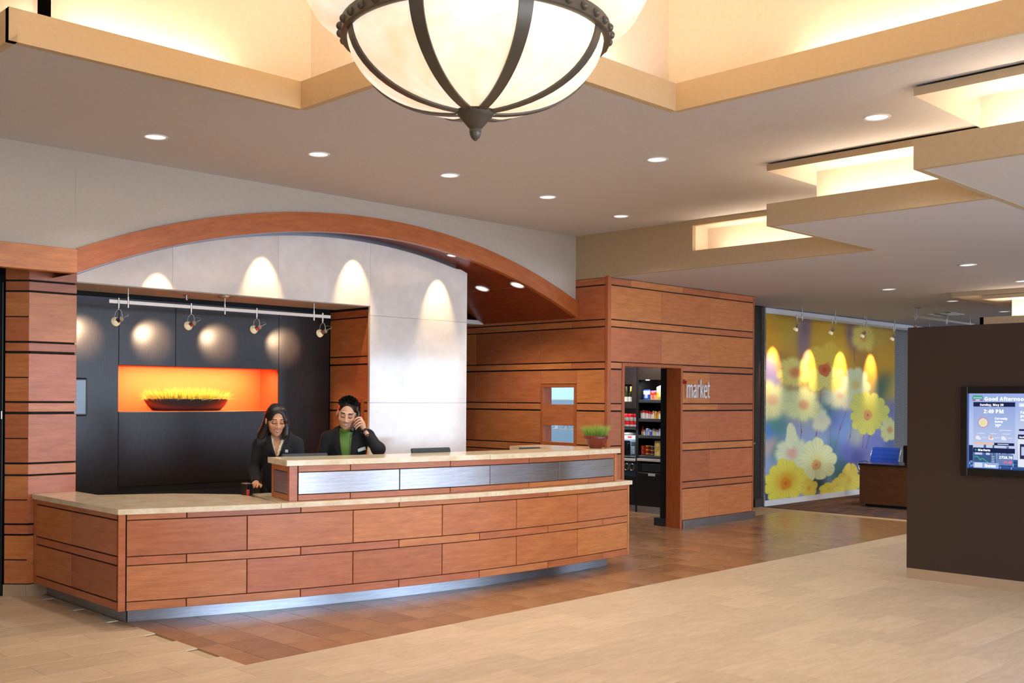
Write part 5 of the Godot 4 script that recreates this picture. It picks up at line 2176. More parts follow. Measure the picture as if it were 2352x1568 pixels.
func disc(im: Image, c: Vector2, r: float, color: Color, spikes: int) -> void:
	for y in range(int(c.y - r), int(c.y + r) + 1):
		for x in range(int(c.x - r), int(c.x + r) + 1):
			var d := Vector2(x, y) - c
			var e := r
			if spikes:
				e = r * (0.8 + 0.2 * signf(sin(d.angle() * spikes)))
			if d.length() <= e and x >= 0 and y >= 0 and x < im.get_width() and y < im.get_height():
				im.set_pixel(x, y, color)


# ---------------------------------------------------------------- lamps
func lamps() -> void:
	chandelier()
	# recessed downlights: the first of each size is built, the others are copies of it
	var where := [
		[3.80, 7.76, CEIL, "recessed white downlight over the left end of the desk, leftmost in the main ceiling", 1],
		[5.02, 7.32, CEIL, "recessed downlight in the main ceiling, second from the left along the arch", 1],
		[6.32, 7.14, CEIL, "recessed downlight in the main ceiling, third from the left along the arch", 1],
		[7.68, 7.19, CEIL, "recessed downlight in the main ceiling, fourth from the left along the arch", 1],
		[9.04, 7.35, CEIL, "recessed downlight in the main ceiling nearest the corner by the market block", 1],
		[7.11, 5.39, CEIL, "recessed downlight in the main ceiling between the star opening and the market block", 1],
		[7.13, 3.45, CEIL, "large near recessed downlight between the star opening and the stepped bulkheads", 1],
		[5.18, 5.37, CEIL, "recessed downlight half hidden behind the tip of the chandelier", 1],
		[13.42, 6.32, LOW, "recessed downlight in the low ceiling right of the market block", 1.1],
		[11.58, 4.555, LOW, "largest recessed downlight in the low ceiling, below the nearest bulkhead step", 0.6],
		[15.61, 6.36, LOW, "recessed downlight in the low ceiling above the second track rail", 1.6],
		[17.97, 6.47, LOW, "farthest recessed downlight in the low ceiling, beside the far bulkhead", 1.6],
		[13.58, 4.667, LOW, "recessed downlight in the low ceiling cut by the right edge of the picture", 0.6],
	]
	var first: Node3D
	for q in where:
		var at := P(q[0], q[1], q[2])
		if first == null:
			first = downlight(q[3], at, 0.09)
		else:
			copy_of(first, "downlight", q[3], at)
		spot(at - Vector3(0, 0.03, 0), Vector3.DOWN, rgb(255, 246, 236), DOWN_E * q[4], 62.0, 0.06, 0.8)
	# two in the vault over the passage
	for q in [[8.94, 9.48, "bright downlight in the dark wood vault, left one of two by the stone wall"], [8.94, 8.86, "bright downlight in the dark wood vault, right of the two near the arch band"]]:
		var slope := (vault_h(q[0] + 0.05) - vault_h(q[0] - 0.05)) / 0.1
		var d := copy_of(first, "downlight", q[2], P(q[0], q[1], vault_h(q[0]) - 0.004))
		d.rotation.z = atan(slope)
		spot(P(q[0], q[1], vault_h(q[0]) - 0.05), Vector3(0, -1, 0), rgb(255, 246, 236), 1.4, 60.0, 0.06, 0.8)
	# four small accents that graze the stone
	var small: Node3D
	var an := ["leftmost", "second from the left", "third from the left", "rightmost"]
	var k := 0
	for a in [4.52, 5.62, 6.74, 7.94]:
		var at := P(a, 8.93, vault_h(a) - 0.003)
		var slope := (vault_h(a + 0.05) - vault_h(a - 0.05)) / 0.1
		var label: String = "small accent downlight in the vault grazing the white stone, %s of the four" % an[k]
		if small == null:
			small = downlight(label, at, 0.055)
			small.set_meta("group", "accent downlights before the white stone")
		else:
			small = copy_of(small, "downlight", label, at)
		small.rotation.z = atan(slope)
		spot(at - Vector3(0, 0.03, 0), Vector3(0, -1, -0.42), rgb(255, 216, 160), ACCENT_E, 24.0, 0.012, 0.7)
		k += 1
	# track over the alcove
	track("track_rail", "pale straight track rail hung on three rods before the dark alcove wall", P(4.13, 9.33, 2.565), P(6.56, 9.33, 2.565), [4.31, 5.30, 6.35], 2.695, [5.30])
	head_row("spotlight clipped to the rail before the dark alcove wall", [4.22, 4.94, 5.66, 6.46], 9.33, 2.565, Vector3(-0.12, -0.22, -1), "spotlights on the alcove rail", rgb(255, 214, 170), TRACK_E)
	# tracks in the mural room
	track("track_rail", "pale track rail hung close to the ceiling before the flower mural", P(14.83, 8.5, 3.02), P(20.5, 8.5, 3.02), [15.02, 16.11, 17.21, 18.31, 19.8], LOW, [])
	head_row("spotlight on the rail before the flower mural", [14.86, 15.99, 17.10, 18.25], 8.5, 3.02, Vector3(0.0, -1.0, -0.72), "spotlights on the mural rail", rgb(255, 222, 170), MURAL_E)
	track("track_rail", "second track rail above the top of the brown partition", P(16.12, 7.2, 3.04), P(18.6, 7.2, 3.04), [16.28, 17.46, 18.42], LOW, [16.28, 17.46])
	head_row("spotlight on the second rail, showing just above the brown partition", [16.22, 17.42], 7.2, 3.04, Vector3(0.2, -1.0, -0.5), "spotlights on the second rail", rgb(255, 222, 180), 1.5)
	# ceiling air diffuser, sprinkler
	var v := thing("ceiling_diffuser", "square white air diffuser in the low ceiling beyond the second track rail", "air diffuser", P(17.78, 7.38, LOW))
	part("plate", boxed(Vector3(-0.3, -0.012, -0.22), Vector3(0.3, 0.0, 0.22), 0.004), M.white, v)
	for i in 4:
		part("slat", boxed(Vector3(-0.25, -0.02, -0.18 + 0.1 * i), Vector3(0.25, -0.012, -0.15 + 0.1 * i), 0.002), M.shelf_grey if i == 1 else M.white, v)
	sprinkler(P(17.35, 8.6, LOW), "tiny sprinkler head on the low ceiling close to the mural's white border")
	# far bulkhead in the low ceiling behind the partition
	var fb := MB.new()
	fb.box(P(14.4, 5.88, 3.13), P(17.0, 2.0, LOW + 0.01))
	fb.box(P(14.42, 5.48, 3.075), P(17.0, 2.0, 3.125))
	structure(trim(), fb, M.cove)
	var fe := MB.new()
	fe.box(P(14.395, 5.884, 3.13), P(14.4, 2.0, LOW))
	fe.box(P(14.415, 5.484, 3.075), P(14.42, 2.0, 3.125))
	fe.box(P(14.4, 5.5, 2.70), P(14.45, 2.0, 2.83))
	fe.box(P(14.4, 5.5, 2.70), P(17.0, 5.45, 2.83))
	fe.box(P(14.45, 5.45, 2.70), P(17.0, 2.0, 2.72))
	structure(trim(), fe, M.beam)
	structure("wall_far_bulkhead", boxed(P(14.72, 5.2, 2.70), P(16.9, 2.1, 3.1)), M.cove)
	cove_tube(P(14.58, 5.3, 2.78), P(14.58, 2.6, 2.78), 1.5, "far bulkhead")


const DOWN_E := 1.9
const ACCENT_E := 1.6
const TRACK_E := 2.0
const MURAL_E := 3.2


func downlight(label: String, at: Vector3, r: float) -> Node3D:
	var t := thing("downlight", label, "downlight", at, "recessed downlights")
	var trim_m := MB.new()
	trim_m.lathe([Vector2(r * 0.86, -0.001), Vector2(r * 0.9, -0.006), Vector2(r * 1.02, -0.006), Vector2(r * 1.06, 0.0)], 32)
	part("trim_ring", trim_m, M.white, t)
	var cone := MB.new()
	cone.lathe([Vector2(r * 0.55, 0.07), Vector2(r * 0.8, 0.03), Vector2(r * 0.87, -0.001)], 32)
	# the inner face of the cone: turn it inside out
	for i in range(0, cone.idx.size(), 3):
		var x := cone.idx[i + 1]
		cone.idx[i + 1] = cone.idx[i + 2]
		cone.idx[i + 2] = x
	for i in cone.n.size():
		cone.n[i] = -cone.n[i]
	part("reflector", cone, M.reflector, t)
	var lamp := MB.new()
	lamp.lathe([Vector2(0.0, -0.0015), Vector2(r * 0.84, -0.0015), Vector2(r * 0.86, 0.002)], 28)
	part("lens", lamp, glow(rgb(250, 250, 248), 0.9), t)
	return t


func track(called: String, label: String, p: Vector3, q: Vector3, rods: Array, top: float, canopies: Array) -> void:
	var t := thing(called, label, "track rail", (p + q) / 2, "track rails")
	var m := MB.new()
	m.box(Vector3(p.x, p.y - 0.017, p.z - 0.006), Vector3(q.x, q.y + 0.017, q.z + 0.006), 0.002)
	apart("bar", m, M.rail, t)
	for a in rods:
		var r := MB.new()
		r.tube([Vector3(a, p.y - 0.05, p.z), Vector3(a, p.y + 0.05, p.z)], 0.011, 10)
		r.tube([Vector3(a, p.y + 0.04, p.z), Vector3(a, top, p.z)], 0.006, 8)
		apart("rod", r, M.nickel, t)
	for a in canopies:
		var c := MB.new()
		c.lathe([Vector2(0.0, -0.022), Vector2(0.05, -0.02), Vector2(0.065, -0.006), Vector2(0.065, 0.0)], 24, Vector3(a, top, p.z))
		apart("canopy", c, M.nickel, t)


func head_row(what: String, at: Array, b: float, h: float, aim: Vector3, group: String, color: Color, energy: float) -> void:
	var pos := ["leftmost", "second from the left", "third from the left", "rightmost"]
	if at.size() == 2:
		pos = ["left one", "right one"]
	var proto: Node3D
	for i in at.size():
		var label := "%s, %s" % [what, pos[i]]
		var p := P(at[i], b, h)
		if proto == null:
			proto = spot_head(label, p, aim, group)
		else:
			copy_of(proto, "track_spotlight", label, p)
		spot(p + Vector3(0, -0.17, 0) + aim.normalized() * 0.09, aim, color, energy, 26.0, 0.02, 0.9)


# a low-voltage spotlight hanging from a rail in a wire yoke
func spot_head(label: String, at: Vector3, aim: Vector3, group: String) -> Node3D:
	var t := thing("track_spotlight", label, "spotlight", at, group)
	var stem := MB.new()
	stem.tube([Vector3(0, 0.035, 0), Vector3(0, -0.055, 0)], 0.011, 10)
	stem.tube([Vector3(0, -0.05, 0), Vector3(0, -0.07, 0)], 0.006, 8)
	part("stem", stem, M.nickel, t)
	var wire := MB.new()
	wire.tube([Vector3(0, -0.065, 0), Vector3(-0.03, -0.1, 0), Vector3(-0.042, -0.17, 0)], 0.0028, 6)
	wire.tube([Vector3(0, -0.065, 0), Vector3(0.025, -0.08, 0.0), Vector3(0.036, -0.12, 0.0), Vector3(0.036, -0.165, 0.0)], 0.0028, 6)
	wire.tube([Vector3(0.03, -0.10, 0.0), Vector3(0.07, -0.105, 0.06), Vector3(0.062, -0.125, 0.07), Vector3(0.02, -0.15, 0.05)], 0.0025, 6)
	part("yoke", wire, M.nickel, t)
	# lamp along its own axis, turned to the aim
	var y := aim.normalized()
	var x := Vector3.RIGHT
	var z := x.cross(y).normalized()
	x = y.cross(z).normalized()
	var b := Basis(x, y, z)
	var lamp := MB.new()
	lamp.xf = Transform3D(b, Vector3(0, -0.17, 0))
	lamp.lathe([Vector2(0.0, -0.055), Vector2(0.021, -0.055), Vector2(0.022, -0.05), Vector2(0.022, 0.0), Vector2(0.026, 0.002)], 18)
	part("socket", lamp, M.nickel, t)
	var refl := MB.new()
	refl.xf = lamp.xf
	refl.lathe([Vector2(0.02, 0.0), Vector2(0.034, 0.02), Vector2(0.043, 0.045), Vector2(0.043, 0.05), Vector2(0.04, 0.05)], 20)
	part("reflector", refl, glow(rgb(240, 222, 180), 0.35), t)
	var lens := MB.new()
	lens.xf = lamp.xf
	lens.lathe([Vector2(0.041, 0.046), Vector2(0.03, 0.05), Vector2(0.0, 0.052)], 18)
	part("lens", lens, glow(rgb(255, 248, 230), 3.0), t)
	return t


func chandelier() -> void:
	var c := thing("chandelier", "large alabaster bowl chandelier with bronze ribs and studded ring in the star opening", "chandelier", P(3.406, 3.665, 2.96))
	var at := Vector3(0, 3.428 - 2.96, 0)
	var glass := glow(rgb(255, 238, 208), 0.78)
	glass.albedo_color = rgb(248, 226, 190)
	glass.emission_texture = tone_texture(77, 512, 0.008, 0.03, rgb(236, 206, 164), rgb(255, 252, 240), 0.7, 1.5)
	glass.emission = Color.BLACK
	glass.roughness = 0.3
	glass.uv1_scale = Vector3(2.0, 0.9, 1)
	# lower bowl
	var lo := MB.new()
	var prof := []
	for i in 19:
		var a := PI / 2 * i / 18.0
		prof.append(Vector2(0.612 * pow(sin(a), 0.92), -0.362 * cos(a)))
	lo.lathe(prof, 72, at)
	part("lower_bowl", lo, glass, c)
	# upper bowl flares above the ring
	var up := MB.new()
	up.lathe([Vector2(0.60, 0.02), Vector2(0.70, 0.045), Vector2(0.77, 0.10), Vector2(0.815, 0.18), Vector2(0.84, 0.28), Vector2(0.85, 0.36), Vector2(0.84, 0.36), Vector2(0.8, 0.2), Vector2(0.6, 0.05)], 72, at)
	part("upper_bowl", up, glass, c)
	# ring with studs
	var ring := MB.new()
	ring.lathe([Vector2(0.606, -0.032), Vector2(0.632, -0.036), Vector2(0.642, -0.03), Vector2(0.642, 0.03), Vector2(0.632, 0.036), Vector2(0.606, 0.034)], 72, at)
	part("ring", ring, M.bronze, c)
	for i in 40:
		var a := TAU * (i + 0.5) / 40
		var s := MB.new()
		s.ball(Vector3.ZERO, Vector3(0.02, 0.02, 0.02), 12, 8)
		var o := part("stud", s, M.bronze, c)
		o.position = at + Vector3(cos(a) * 0.642, -0.004, sin(a) * 0.642)
	# ribs: the near pair either side of the line of sight
	for i in 8:
		var a := PI / 4 + TAU * (i + 0.5) / 8
		var d := Vector3(cos(a), 0, sin(a))
		var side := Vector3(-sin(a), 0, cos(a))
		var rows := [[], [], [], []]
		for k in 15:
			var t := 0.08 + (1.0 - 0.08) * k / 14.0
			var p: Vector2 = Vector2(0.612 * pow(sin(PI / 2 * t), 0.92), -0.362 * cos(PI / 2 * t))
			var nn := Vector2(0.362 * sin(PI / 2 * t) + 0.0, -0.612 * cos(PI / 2 * t)).normalized()
			nn = Vector2(absf(p.x) / 0.612 * 0.362, p.y / 0.362 * 0.612).normalized()
			var q := p + nn * 0.009
			var inn := p - nn * 0.004
			var w := lerpf(0.02, 0.034, t)
			rows[0].append(at + d * inn.x + Vector3.UP * inn.y + side * w)
			rows[1].append(at + d * q.x + Vector3.UP * q.y + side * w)
			rows[2].append(at + d * q.x + Vector3.UP * q.y - side * w)
			rows[3].append(at + d * inn.x + Vector3.UP * inn.y - side * w)
		var m := MB.new()
		for k in 3:
			m.sheet([rows[k], rows[k + 1]], true)
		part("rib", m, M.bronze, c)
	# cap and acorn
	var cap := MB.new()
	var cy := -0.37
	cap.lathe([Vector2(0.016, cy - 0.075), Vector2(0.03, cy - 0.068), Vector2(0.055, cy - 0.04), Vector2(0.078, cy - 0.012), Vector2(0.086, cy - 0.006), Vector2(0.088, cy + 0.002), Vector2(0.092, cy + 0.006), Vector2(0.1, cy + 0.012), Vector2(0.103, cy + 0.02), Vector2(0.1, cy + 0.03), Vector2(0.088, cy + 0.036), Vector2(0.0, cy + 0.05)], 36, at)
	part("cap", cap, M.bronze, c)
	var ac := MB.new()
	ac.lathe([Vector2(0.0, -0.498), Vector2(0.008, -0.495), Vector2(0.02, -0.482), Vector2(0.027, -0.465), Vector2(0.0275, -0.456), Vector2(0.029, -0.455), Vector2(0.029, -0.442), Vector2(0.022, -0.434), Vector2(0.017, -0.43), Vector2(0.02, -0.424), Vector2(0.02, -0.4)], 24, at)
	part("finial", ac, M.bronze, c)
	# rods and canopy up to the dome
	for i in 3:
		var a := TAU * i / 3.0
		var r := MB.new()
		r.tube([at + Vector3(cos(a) * 0.63, 0.03, sin(a) * 0.63), at + Vector3(cos(a) * 0.05, 1.3, sin(a) * 0.05)], 0.008, 8)
		part("rod", r, M.bronze, c)
	var st := MB.new()
	st.tube([at + Vector3(0, 1.28, 0), Vector3(0, 5.5 - 2.96, 0)], 0.014, 10)
	part("stem", st, M.bronze, c)
	# its lamps: light above the open bowl, and the glow it throws down and around
	omni(P(3.406, 3.665, 3.95), rgb(255, 226, 184), 2.2, 0.25)


# ---------------------------------------------------------------- bodies: a distance field on a grid, meshed as surface nets
class Field:
	var org: Vector3
	var cell: float
	var nx: int
	var ny: int
	var nz: int
	var d := PackedFloat32Array()
	var xf := Transform3D()

	func _init(lo: Vector3, hi: Vector3, c: float) -> void:
		org = lo
		cell = c
		nx = int((hi.x - lo.x) / c) + 2
		ny = int((hi.y - lo.y) / c) + 2
		nz = int((hi.z - lo.z) / c) + 2
		d.resize(nx * ny * nz)
		d.fill(1000.0)

	func span(lo: Vector3, hi: Vector3) -> Array:
		var a := (lo - org) / cell
		var b := (hi - org) / cell
		return [clampi(int(a.x), 0, nx - 1), clampi(int(b.x) + 1, 0, nx - 1), clampi(int(a.y), 0, ny - 1), clampi(int(b.y) + 1, 0, ny - 1), clampi(int(a.z), 0, nz - 1), clampi(int(b.z) + 1, 0, nz - 1)]

	# tapered capsule from a to b, joined by a smooth minimum of width k
	func bone(a: Vector3, b: Vector3, ra: float, rb: float, k := 0.02) -> void:
		a = xf * a
		b = xf * b
		var m := maxf(ra, rb) + k + cell * 2
		var s := span(a.min(b) - Vector3.ONE * m, a.max(b) + Vector3.ONE * m)
		var ab := b - a
		var inv := 1.0 / maxf(ab.length_squared(), 1e-9)
		var dr := rb - ra
		for z in range(s[4], s[5] + 1):
			var pz := org.z + z * cell
			for y in range(s[2], s[3] + 1):
				var py := org.y + y * cell
				var row := (z * ny + y) * nx
				for x in range(s[0], s[1] + 1):
					var p := Vector3(org.x + x * cell, py, pz) - a
					var t := clampf(p.dot(ab) * inv, 0.0, 1.0)
					var v := (p - ab * t).length() - ra - dr * t
					var o := d[row + x]
					if o > 900.0:
						d[row + x] = v
					else:
						var h := maxf(k - absf(o - v), 0.0) / k
						d[row + x] = minf(o, v) - h * h * k * 0.25

	# ellipsoid with axes of the given basis
	func egg(c: Vector3, r: Vector3, k := 0.02, b := Basis(), cut := false) -> void:
		c = xf * c
		b = xf.basis.orthonormalized() * b
		var big := maxf(r.x, maxf(r.y, r.z)) + k + cell * 2
		var e := Vector3.ONE * big
		if b.is_equal_approx(Basis()):
			e = r + Vector3.ONE * (k + cell * 2)
		var s := span(c - e, c + e)
		var bi := b.transposed()
		var ir := Vector3.ONE / r
		for z in range(s[4], s[5] + 1):
			var pz := org.z + z * cell
			for y in range(s[2], s[3] + 1):
				var py := org.y + y * cell
				var row := (z * ny + y) * nx
				for x in range(s[0], s[1] + 1):
					var q: Vector3 = (bi * (Vector3(org.x + x * cell, py, pz) - c)) * ir
					var k0 := q.length()
					var k1 := (q * ir).length()
					var v := k0 * (k0 - 1.0) / maxf(k1, 1e-6)
					var o := d[row + x]
					if cut:
						v = -v
						var hc := maxf(k - absf(o - v), 0.0) / k
						d[row + x] = maxf(o, v) + hc * hc * k * 0.25
					elif o > 900.0:
						d[row + x] = v
					else:
						var h := maxf(k - absf(o - v), 0.0) / k
						d[row + x] = minf(o, v) - h * h * k * 0.25

	# cut away where f(point) < 0
	func carve(lo: Vector3, hi: Vector3, f: Callable) -> void:
		var s := span(lo, hi)
		for z in range(s[4], s[5] + 1):
			for y in range(s[2], s[3] + 1):
				var row := (z * ny + y) * nx
				for x in range(s[0], s[1] + 1):
					var v: float = -f.call(org + Vector3(x, y, z) * cell)
					if v > d[row + x]:
						d[row + x] = v

	# where a ray along -Z at (x, y) meets the surface
	func front(x: float, y: float) -> float:
		var ix := clampi(int(round((x - org.x) / cell)), 0, nx - 1)
		var iy := clampi(int(round((y - org.y) / cell)), 0, ny - 1)
		for z in range(nz - 1, 0, -1):
			var v := d[(z * ny + iy) * nx + ix]
			if v < 0:
				var o := d[((z + 1) * ny + iy) * nx + ix] if z + 1 < nz else 1.0
				return org.z + (z + (-v) / maxf(o - v, 1e-6)) * cell
		return 0.0

	func mesh_into(m: MB, paint: Callable) -> void:
		var at := PackedInt32Array()
		at.resize(nx * ny * nz)
		at.fill(-1)
		var sx := 1
		var sy := nx
		var sz := nx * ny
		var far := cell * 2.5
		var offs := [0, sx, sy, sx + sy, sz, sx + sz, sy + sz, sx + sy + sz]
		var edges := [[0, 1], [2, 3], [4, 5], [6, 7], [0, 2], [1, 3], [4, 6], [5, 7], [0, 4], [1, 5], [2, 6], [3, 7]]
		var hit := []
		for z in nz - 1:
			for y in ny - 1:
				var row := (z * ny + y) * nx
				for x in nx - 1:
					var i := row + x
					var d0 := d[i]
					if d0 > far or d0 < -far:
						continue
					var c := PackedFloat32Array()
					c.resize(8)
					var neg := 0
					for k in 8:
						c[k] = d[i + offs[k]]
						if c[k] < 0:
							neg += 1
					if neg == 0 or neg == 8:
						continue
					var sum := Vector3.ZERO
					var n := 0
					for e in edges:
						var a: float = c[e[0]]
						var b: float = c[e[1]]
						if (a < 0) != (b < 0):
							var t := a / (a - b)
							var p := Vector3(e[0] & 1, (e[0] >> 1) & 1, e[0] >> 2)
							var q := Vector3(e[1] & 1, (e[1] >> 1) & 1, e[1] >> 2)
							sum += p.lerp(q, t)
							n += 1
					var g := Vector3(c[1] + c[3] + c[5] + c[7] - c[0] - c[2] - c[4] - c[6], c[2] + c[3] + c[6] + c[7] - c[0] - c[1] - c[4] - c[5], c[4] + c[5] + c[6] + c[7] - c[0] - c[1] - c[2] - c[3])
					var pos := org + (Vector3(x, y, z) + sum / n) * cell
					m.col = paint.call(pos)
					at[i] = m.vert(pos, g.normalized(), Vector2(pos.x, pos.y))
					hit.append(i)
		for i in hit:
			# edges along x, y, z from this cell's first corner
			var a := d[i] < 0
			if at[i - sy] >= 0 and at[i - sz] >= 0 and at[i - sy - sz] >= 0 and a != (d[i + sx] < 0):
				quad4(m, at[i], at[i - sy], at[i - sy - sz], at[i - sz], a)
			if at[i - sx] >= 0 and at[i - sz] >= 0 and at[i - sx - sz] >= 0 and a != (d[i + sy] < 0):
				quad4(m, at[i], at[i - sz], at[i - sx - sz], at[i - sx], a)
			if at[i - sx] >= 0 and at[i - sy] >= 0 and at[i - sx - sy] >= 0 and a != (d[i + sz] < 0):
				quad4(m, at[i], at[i - sx], at[i - sx - sy], at[i - sy], a)

	func quad4(m: MB, a: int, b: int, c: int, e: int, flip: bool) -> void:
		if flip:
			m.idx.append_array([a, c, b, a, e, c])
		else:
			m.idx.append_array([a, b, c, a, c, e])


# ---------------------------------------------------------------- the two clerks (x: picture right, y: up, z: towards the camera)
func people() -> void:
	woman()
	man()


# head size and extra width
const HEAD_M := Vector3(1.10, 1.10, 1.10)
const HEAD_F := Vector3(1.06, 1.03, 1.03)


func face(F: Field, xf: Transform3D, male: bool) -> void:
	F.xf = xf
	var z := HEAD_M if male else HEAD_F
	var s := z.y
	var jaw := 0.066 if male else 0.061
	F.egg(Vector3(0, 0.032, -0.018) * z, Vector3(0.079, 0.096, 0.096) * z, 0.02)
	F.egg(Vector3(0, -0.038, 0.026) * z, Vector3(jaw, 0.080, 0.066) * z, 0.03)
	F.egg(Vector3(0, -0.076, 0.03) * z, Vector3(0.054 if male else 0.045, 0.038, 0.05) * z, 0.025)
	F.egg(Vector3(0, -0.103, 0.064) * z, Vector3(0.023, 0.016, 0.018) * z, 0.022)
	for e in [-1.0, 1.0]:
		F.egg(Vector3(e * 0.043, -0.026, 0.060) * z, Vector3(0.024, 0.021, 0.022) * z, 0.020)
	F.bone(Vector3(-0.038, 0.028, 0.077) * z, Vector3(0.038, 0.028, 0.077) * z, 0.010 * s, 0.010 * s, 0.014)
	for e in [-1.0, 1.0]:
		F.egg(Vector3(e * 0.033, 0.004, 0.102) * z, Vector3(0.019, 0.011, 0.016) * z, 0.012, Basis(), true)
		F.egg(Vector3(e * 0.033, 0.002, 0.078) * z, Vector3(0.0165, 0.0115, 0.0125) * z, 0.004)
	F.bone(Vector3(0, 0.012, 0.087) * z, Vector3(0, -0.030, 0.107) * z, 0.0078 * s, 0.0115 * s, 0.012)
	for e in [-1.0, 1.0]:
		F.egg(Vector3(e * 0.0135, -0.034, 0.098) * z, Vector3(0.0088, 0.008, 0.011) * z, 0.008)
		F.egg(Vector3(e * 0.082, -0.004, -0.008) * z, Vector3(0.010, 0.032, 0.019) * z, 0.008, Basis(Vector3.UP, e * 0.35))
		# lips of a smile, open over the teeth
		F.bone(Vector3(0, -0.0590, 0.0925) * z, Vector3(e * 0.032, -0.0505, 0.078) * z, 0.0046 * s, 0.0028 * s, 0.004)
		F.bone(Vector3(0, -0.0755, 0.0885) * z, Vector3(e * 0.032, -0.0525, 0.077) * z, 0.0058 * s, 0.0028 * s, 0.004)
	F.egg(Vector3(0, -0.068, 0.077) * z, Vector3(0.027, 0.011, 0.012) * z, 0.003)
	F.xf = Transform3D()


func face_paint(p: Vector3, male: bool, skin: Color) -> Color:
	# p in head axes
	p /= HEAD_M if male else HEAD_F
	var c := skin
	if p.z > 0.03:
		var ax := absf(p.x)
		# cheeks and nose a little redder
		c = c.lerp(skin * Color(1.08, 0.80, 0.74), 0.4 * exp(-pow((ax - 0.043) / 0.02, 2) - pow((p.y + 0.028) / 0.018, 2)))
		# brows
		var by := 0.032 - 11.0 * pow(ax - 0.032, 2) + (0.0 if male else 0.002)
		if ax > 0.013 and ax < 0.053 and absf(p.y - by) < (0.0050 if male else 0.0036) * (1.2 - 8.0 * (ax - 0.013)):
			return Color(0.015, 0.010, 0.008)
		# lowered lids: dark lashes
		var ly := -0.0035 + 9.0 * pow(ax - 0.033, 2)
		if absf(ax - 0.033) < 0.0185 and absf(p.y - ly) < (0.0036 if male else 0.0046):
			return Color(0.02, 0.012, 0.01)
		if absf(ax - 0.033) < 0.018 and p.y > ly and p.y < 0.014:
			c = c * Color(0.82, 0.72, 0.70)
		# mouth
		var t := clampf(ax / 0.032, 0, 1)
		var up := lerpf(-0.0590, -0.0505, t * t)
		var lo := lerpf(-0.0755, -0.0525, t * t)
		if ax < 0.033 and p.z > 0.055:
			if p.y < up - 0.0030 and p.y > lo + 0.0045:
				return Color(0.72, 0.68, 0.64)
			if absf(p.y - up) < 0.0046 or absf(p.y - lo) < 0.0060:
				return skin.lerp(Color(0.45, 0.09, 0.08), 0.75 if not male else 0.5)
		# a faint shadow of beard
		if male and p.y < -0.043 and p.y > -0.112:
			c = c.lerp(Color(0.25, 0.17, 0.13), 0.14)
		if male and p.y < -0.043 and p.y > -0.054 and ax < 0.03:
			c = c.lerp(Color(0.1, 0.07, 0.06), 0.35)
		# nostrils
		if absf(ax - 0.009) < 0.004 and absf(p.y + 0.041) < 0.003:
			return c * 0.4
	c.a = 1.0
	return c


# five fingers on a palm; each finger a chain of points
func hand(F: Field, wrist: Vector3, palm: Vector3, chains: Array, thumb: Array, rp := 0.026) -> void:
	F.bone(wrist, wrist.lerp(palm, 0.6), 0.024, 0.026, 0.02)
	var n := chains.size()
	for ch in chains:
		F.bone(palm.lerp(wrist, 0.25), ch[0], 0.019, 0.0105, 0.016)
	F.egg(palm, Vector3(rp, rp, rp) * 0.9, 0.02)
	for ch in chains:
		for i in ch.size() - 1:
			F.bone(ch[i], ch[i + 1], 0.0095 - 0.001 * i, 0.0085 - 0.001 * i, 0.003)
	for i in thumb.size() - 1:
		F.bone(thumb[i], thumb[i + 1], 0.012 - 0.0015 * i, 0.0105 - 0.0015 * i, 0.006)


func resting_hand(F: Field, wrist: Vector3, side: float) -> void:
	var palm := wrist + Vector3(-side * 0.01, -0.012, 0.06)
	var ch := []
	for k in 4:
		var x := side * (0.03 - 0.02 * k)
		var len: float = [0.058, 0.075, 0.08, 0.07][k]
		var b := palm + Vector3(x, 0.002, 0.035)
		ch.append([b, b + Vector3(x * 0.15, 0.004, len * 0.45), b + Vector3(x * 0.2, -0.008, len * 0.78), b + Vector3(x * 0.2, -0.02, len)])
	hand(F, wrist, palm, ch, [palm + Vector3(-side * 0.025, 0.0, -0.01), palm + Vector3(-side * 0.05, -0.005, 0.02), palm + Vector3(-side * 0.055, -0.016, 0.05)])


func clothed(F: Field, g: float, sh: Array, arms: Array, slim: float) -> void:
	# torso, shoulders and arms; g grows everything for the jacket
	F.egg(Vector3(0, 0.94, -0.01), Vector3(0.165 * slim + g, 0.14, 0.11 + g), 0.05)
	F.egg(Vector3(0, 1.08, 0.0), Vector3(0.145 * slim + g, 0.16, 0.10 + g), 0.06)
	F.egg(Vector3(0, 1.23, 0.0), Vector3(0.168 * slim + g, 0.14, 0.112 + g), 0.06)
	for e in 2:
		F.bone(Vector3(sh[e].x * 0.28, sh[e].y + 0.05, -0.012), sh[e], 0.046 + g, 0.050 + g, 0.05)
	for a in arms:
		F.bone(a[0], a[1], 0.056 + g, 0.045 + g, 0.035)
		F.bone(a[1], a[2], 0.045 + g, 0.033 + g, 0.02)


func legs(F: Field, slim: float) -> void:
	for s in [-1.0, 1.0]:
		F.bone(Vector3(s * 0.09, 0.9, 0), Vector3(s * 0.095, 0.5, 0.015), 0.088 * slim, 0.058 * slim, 0.03)
		F.bone(Vector3(s * 0.095, 0.5, 0.015), Vector3(s * 0.1, 0.09, -0.02), 0.058 * slim, 0.042 * slim, 0.02)
		F.bone(Vector3(s * 0.1, 0.045, -0.03), Vector3(s * 0.115, 0.035, 0.14), 0.044, 0.034, 0.02)


func seat_person(called: String, label: String, a: float, b: float) -> Node3D:
	return thing(called, label, "person", P(a, b), "", -PI / 4)


func cloth(c: Color, rough := 0.85) -> StandardMaterial3D:
	var m := mat(c, rough)
	m.rim_enabled = true
	m.rim = 0.05
	return m


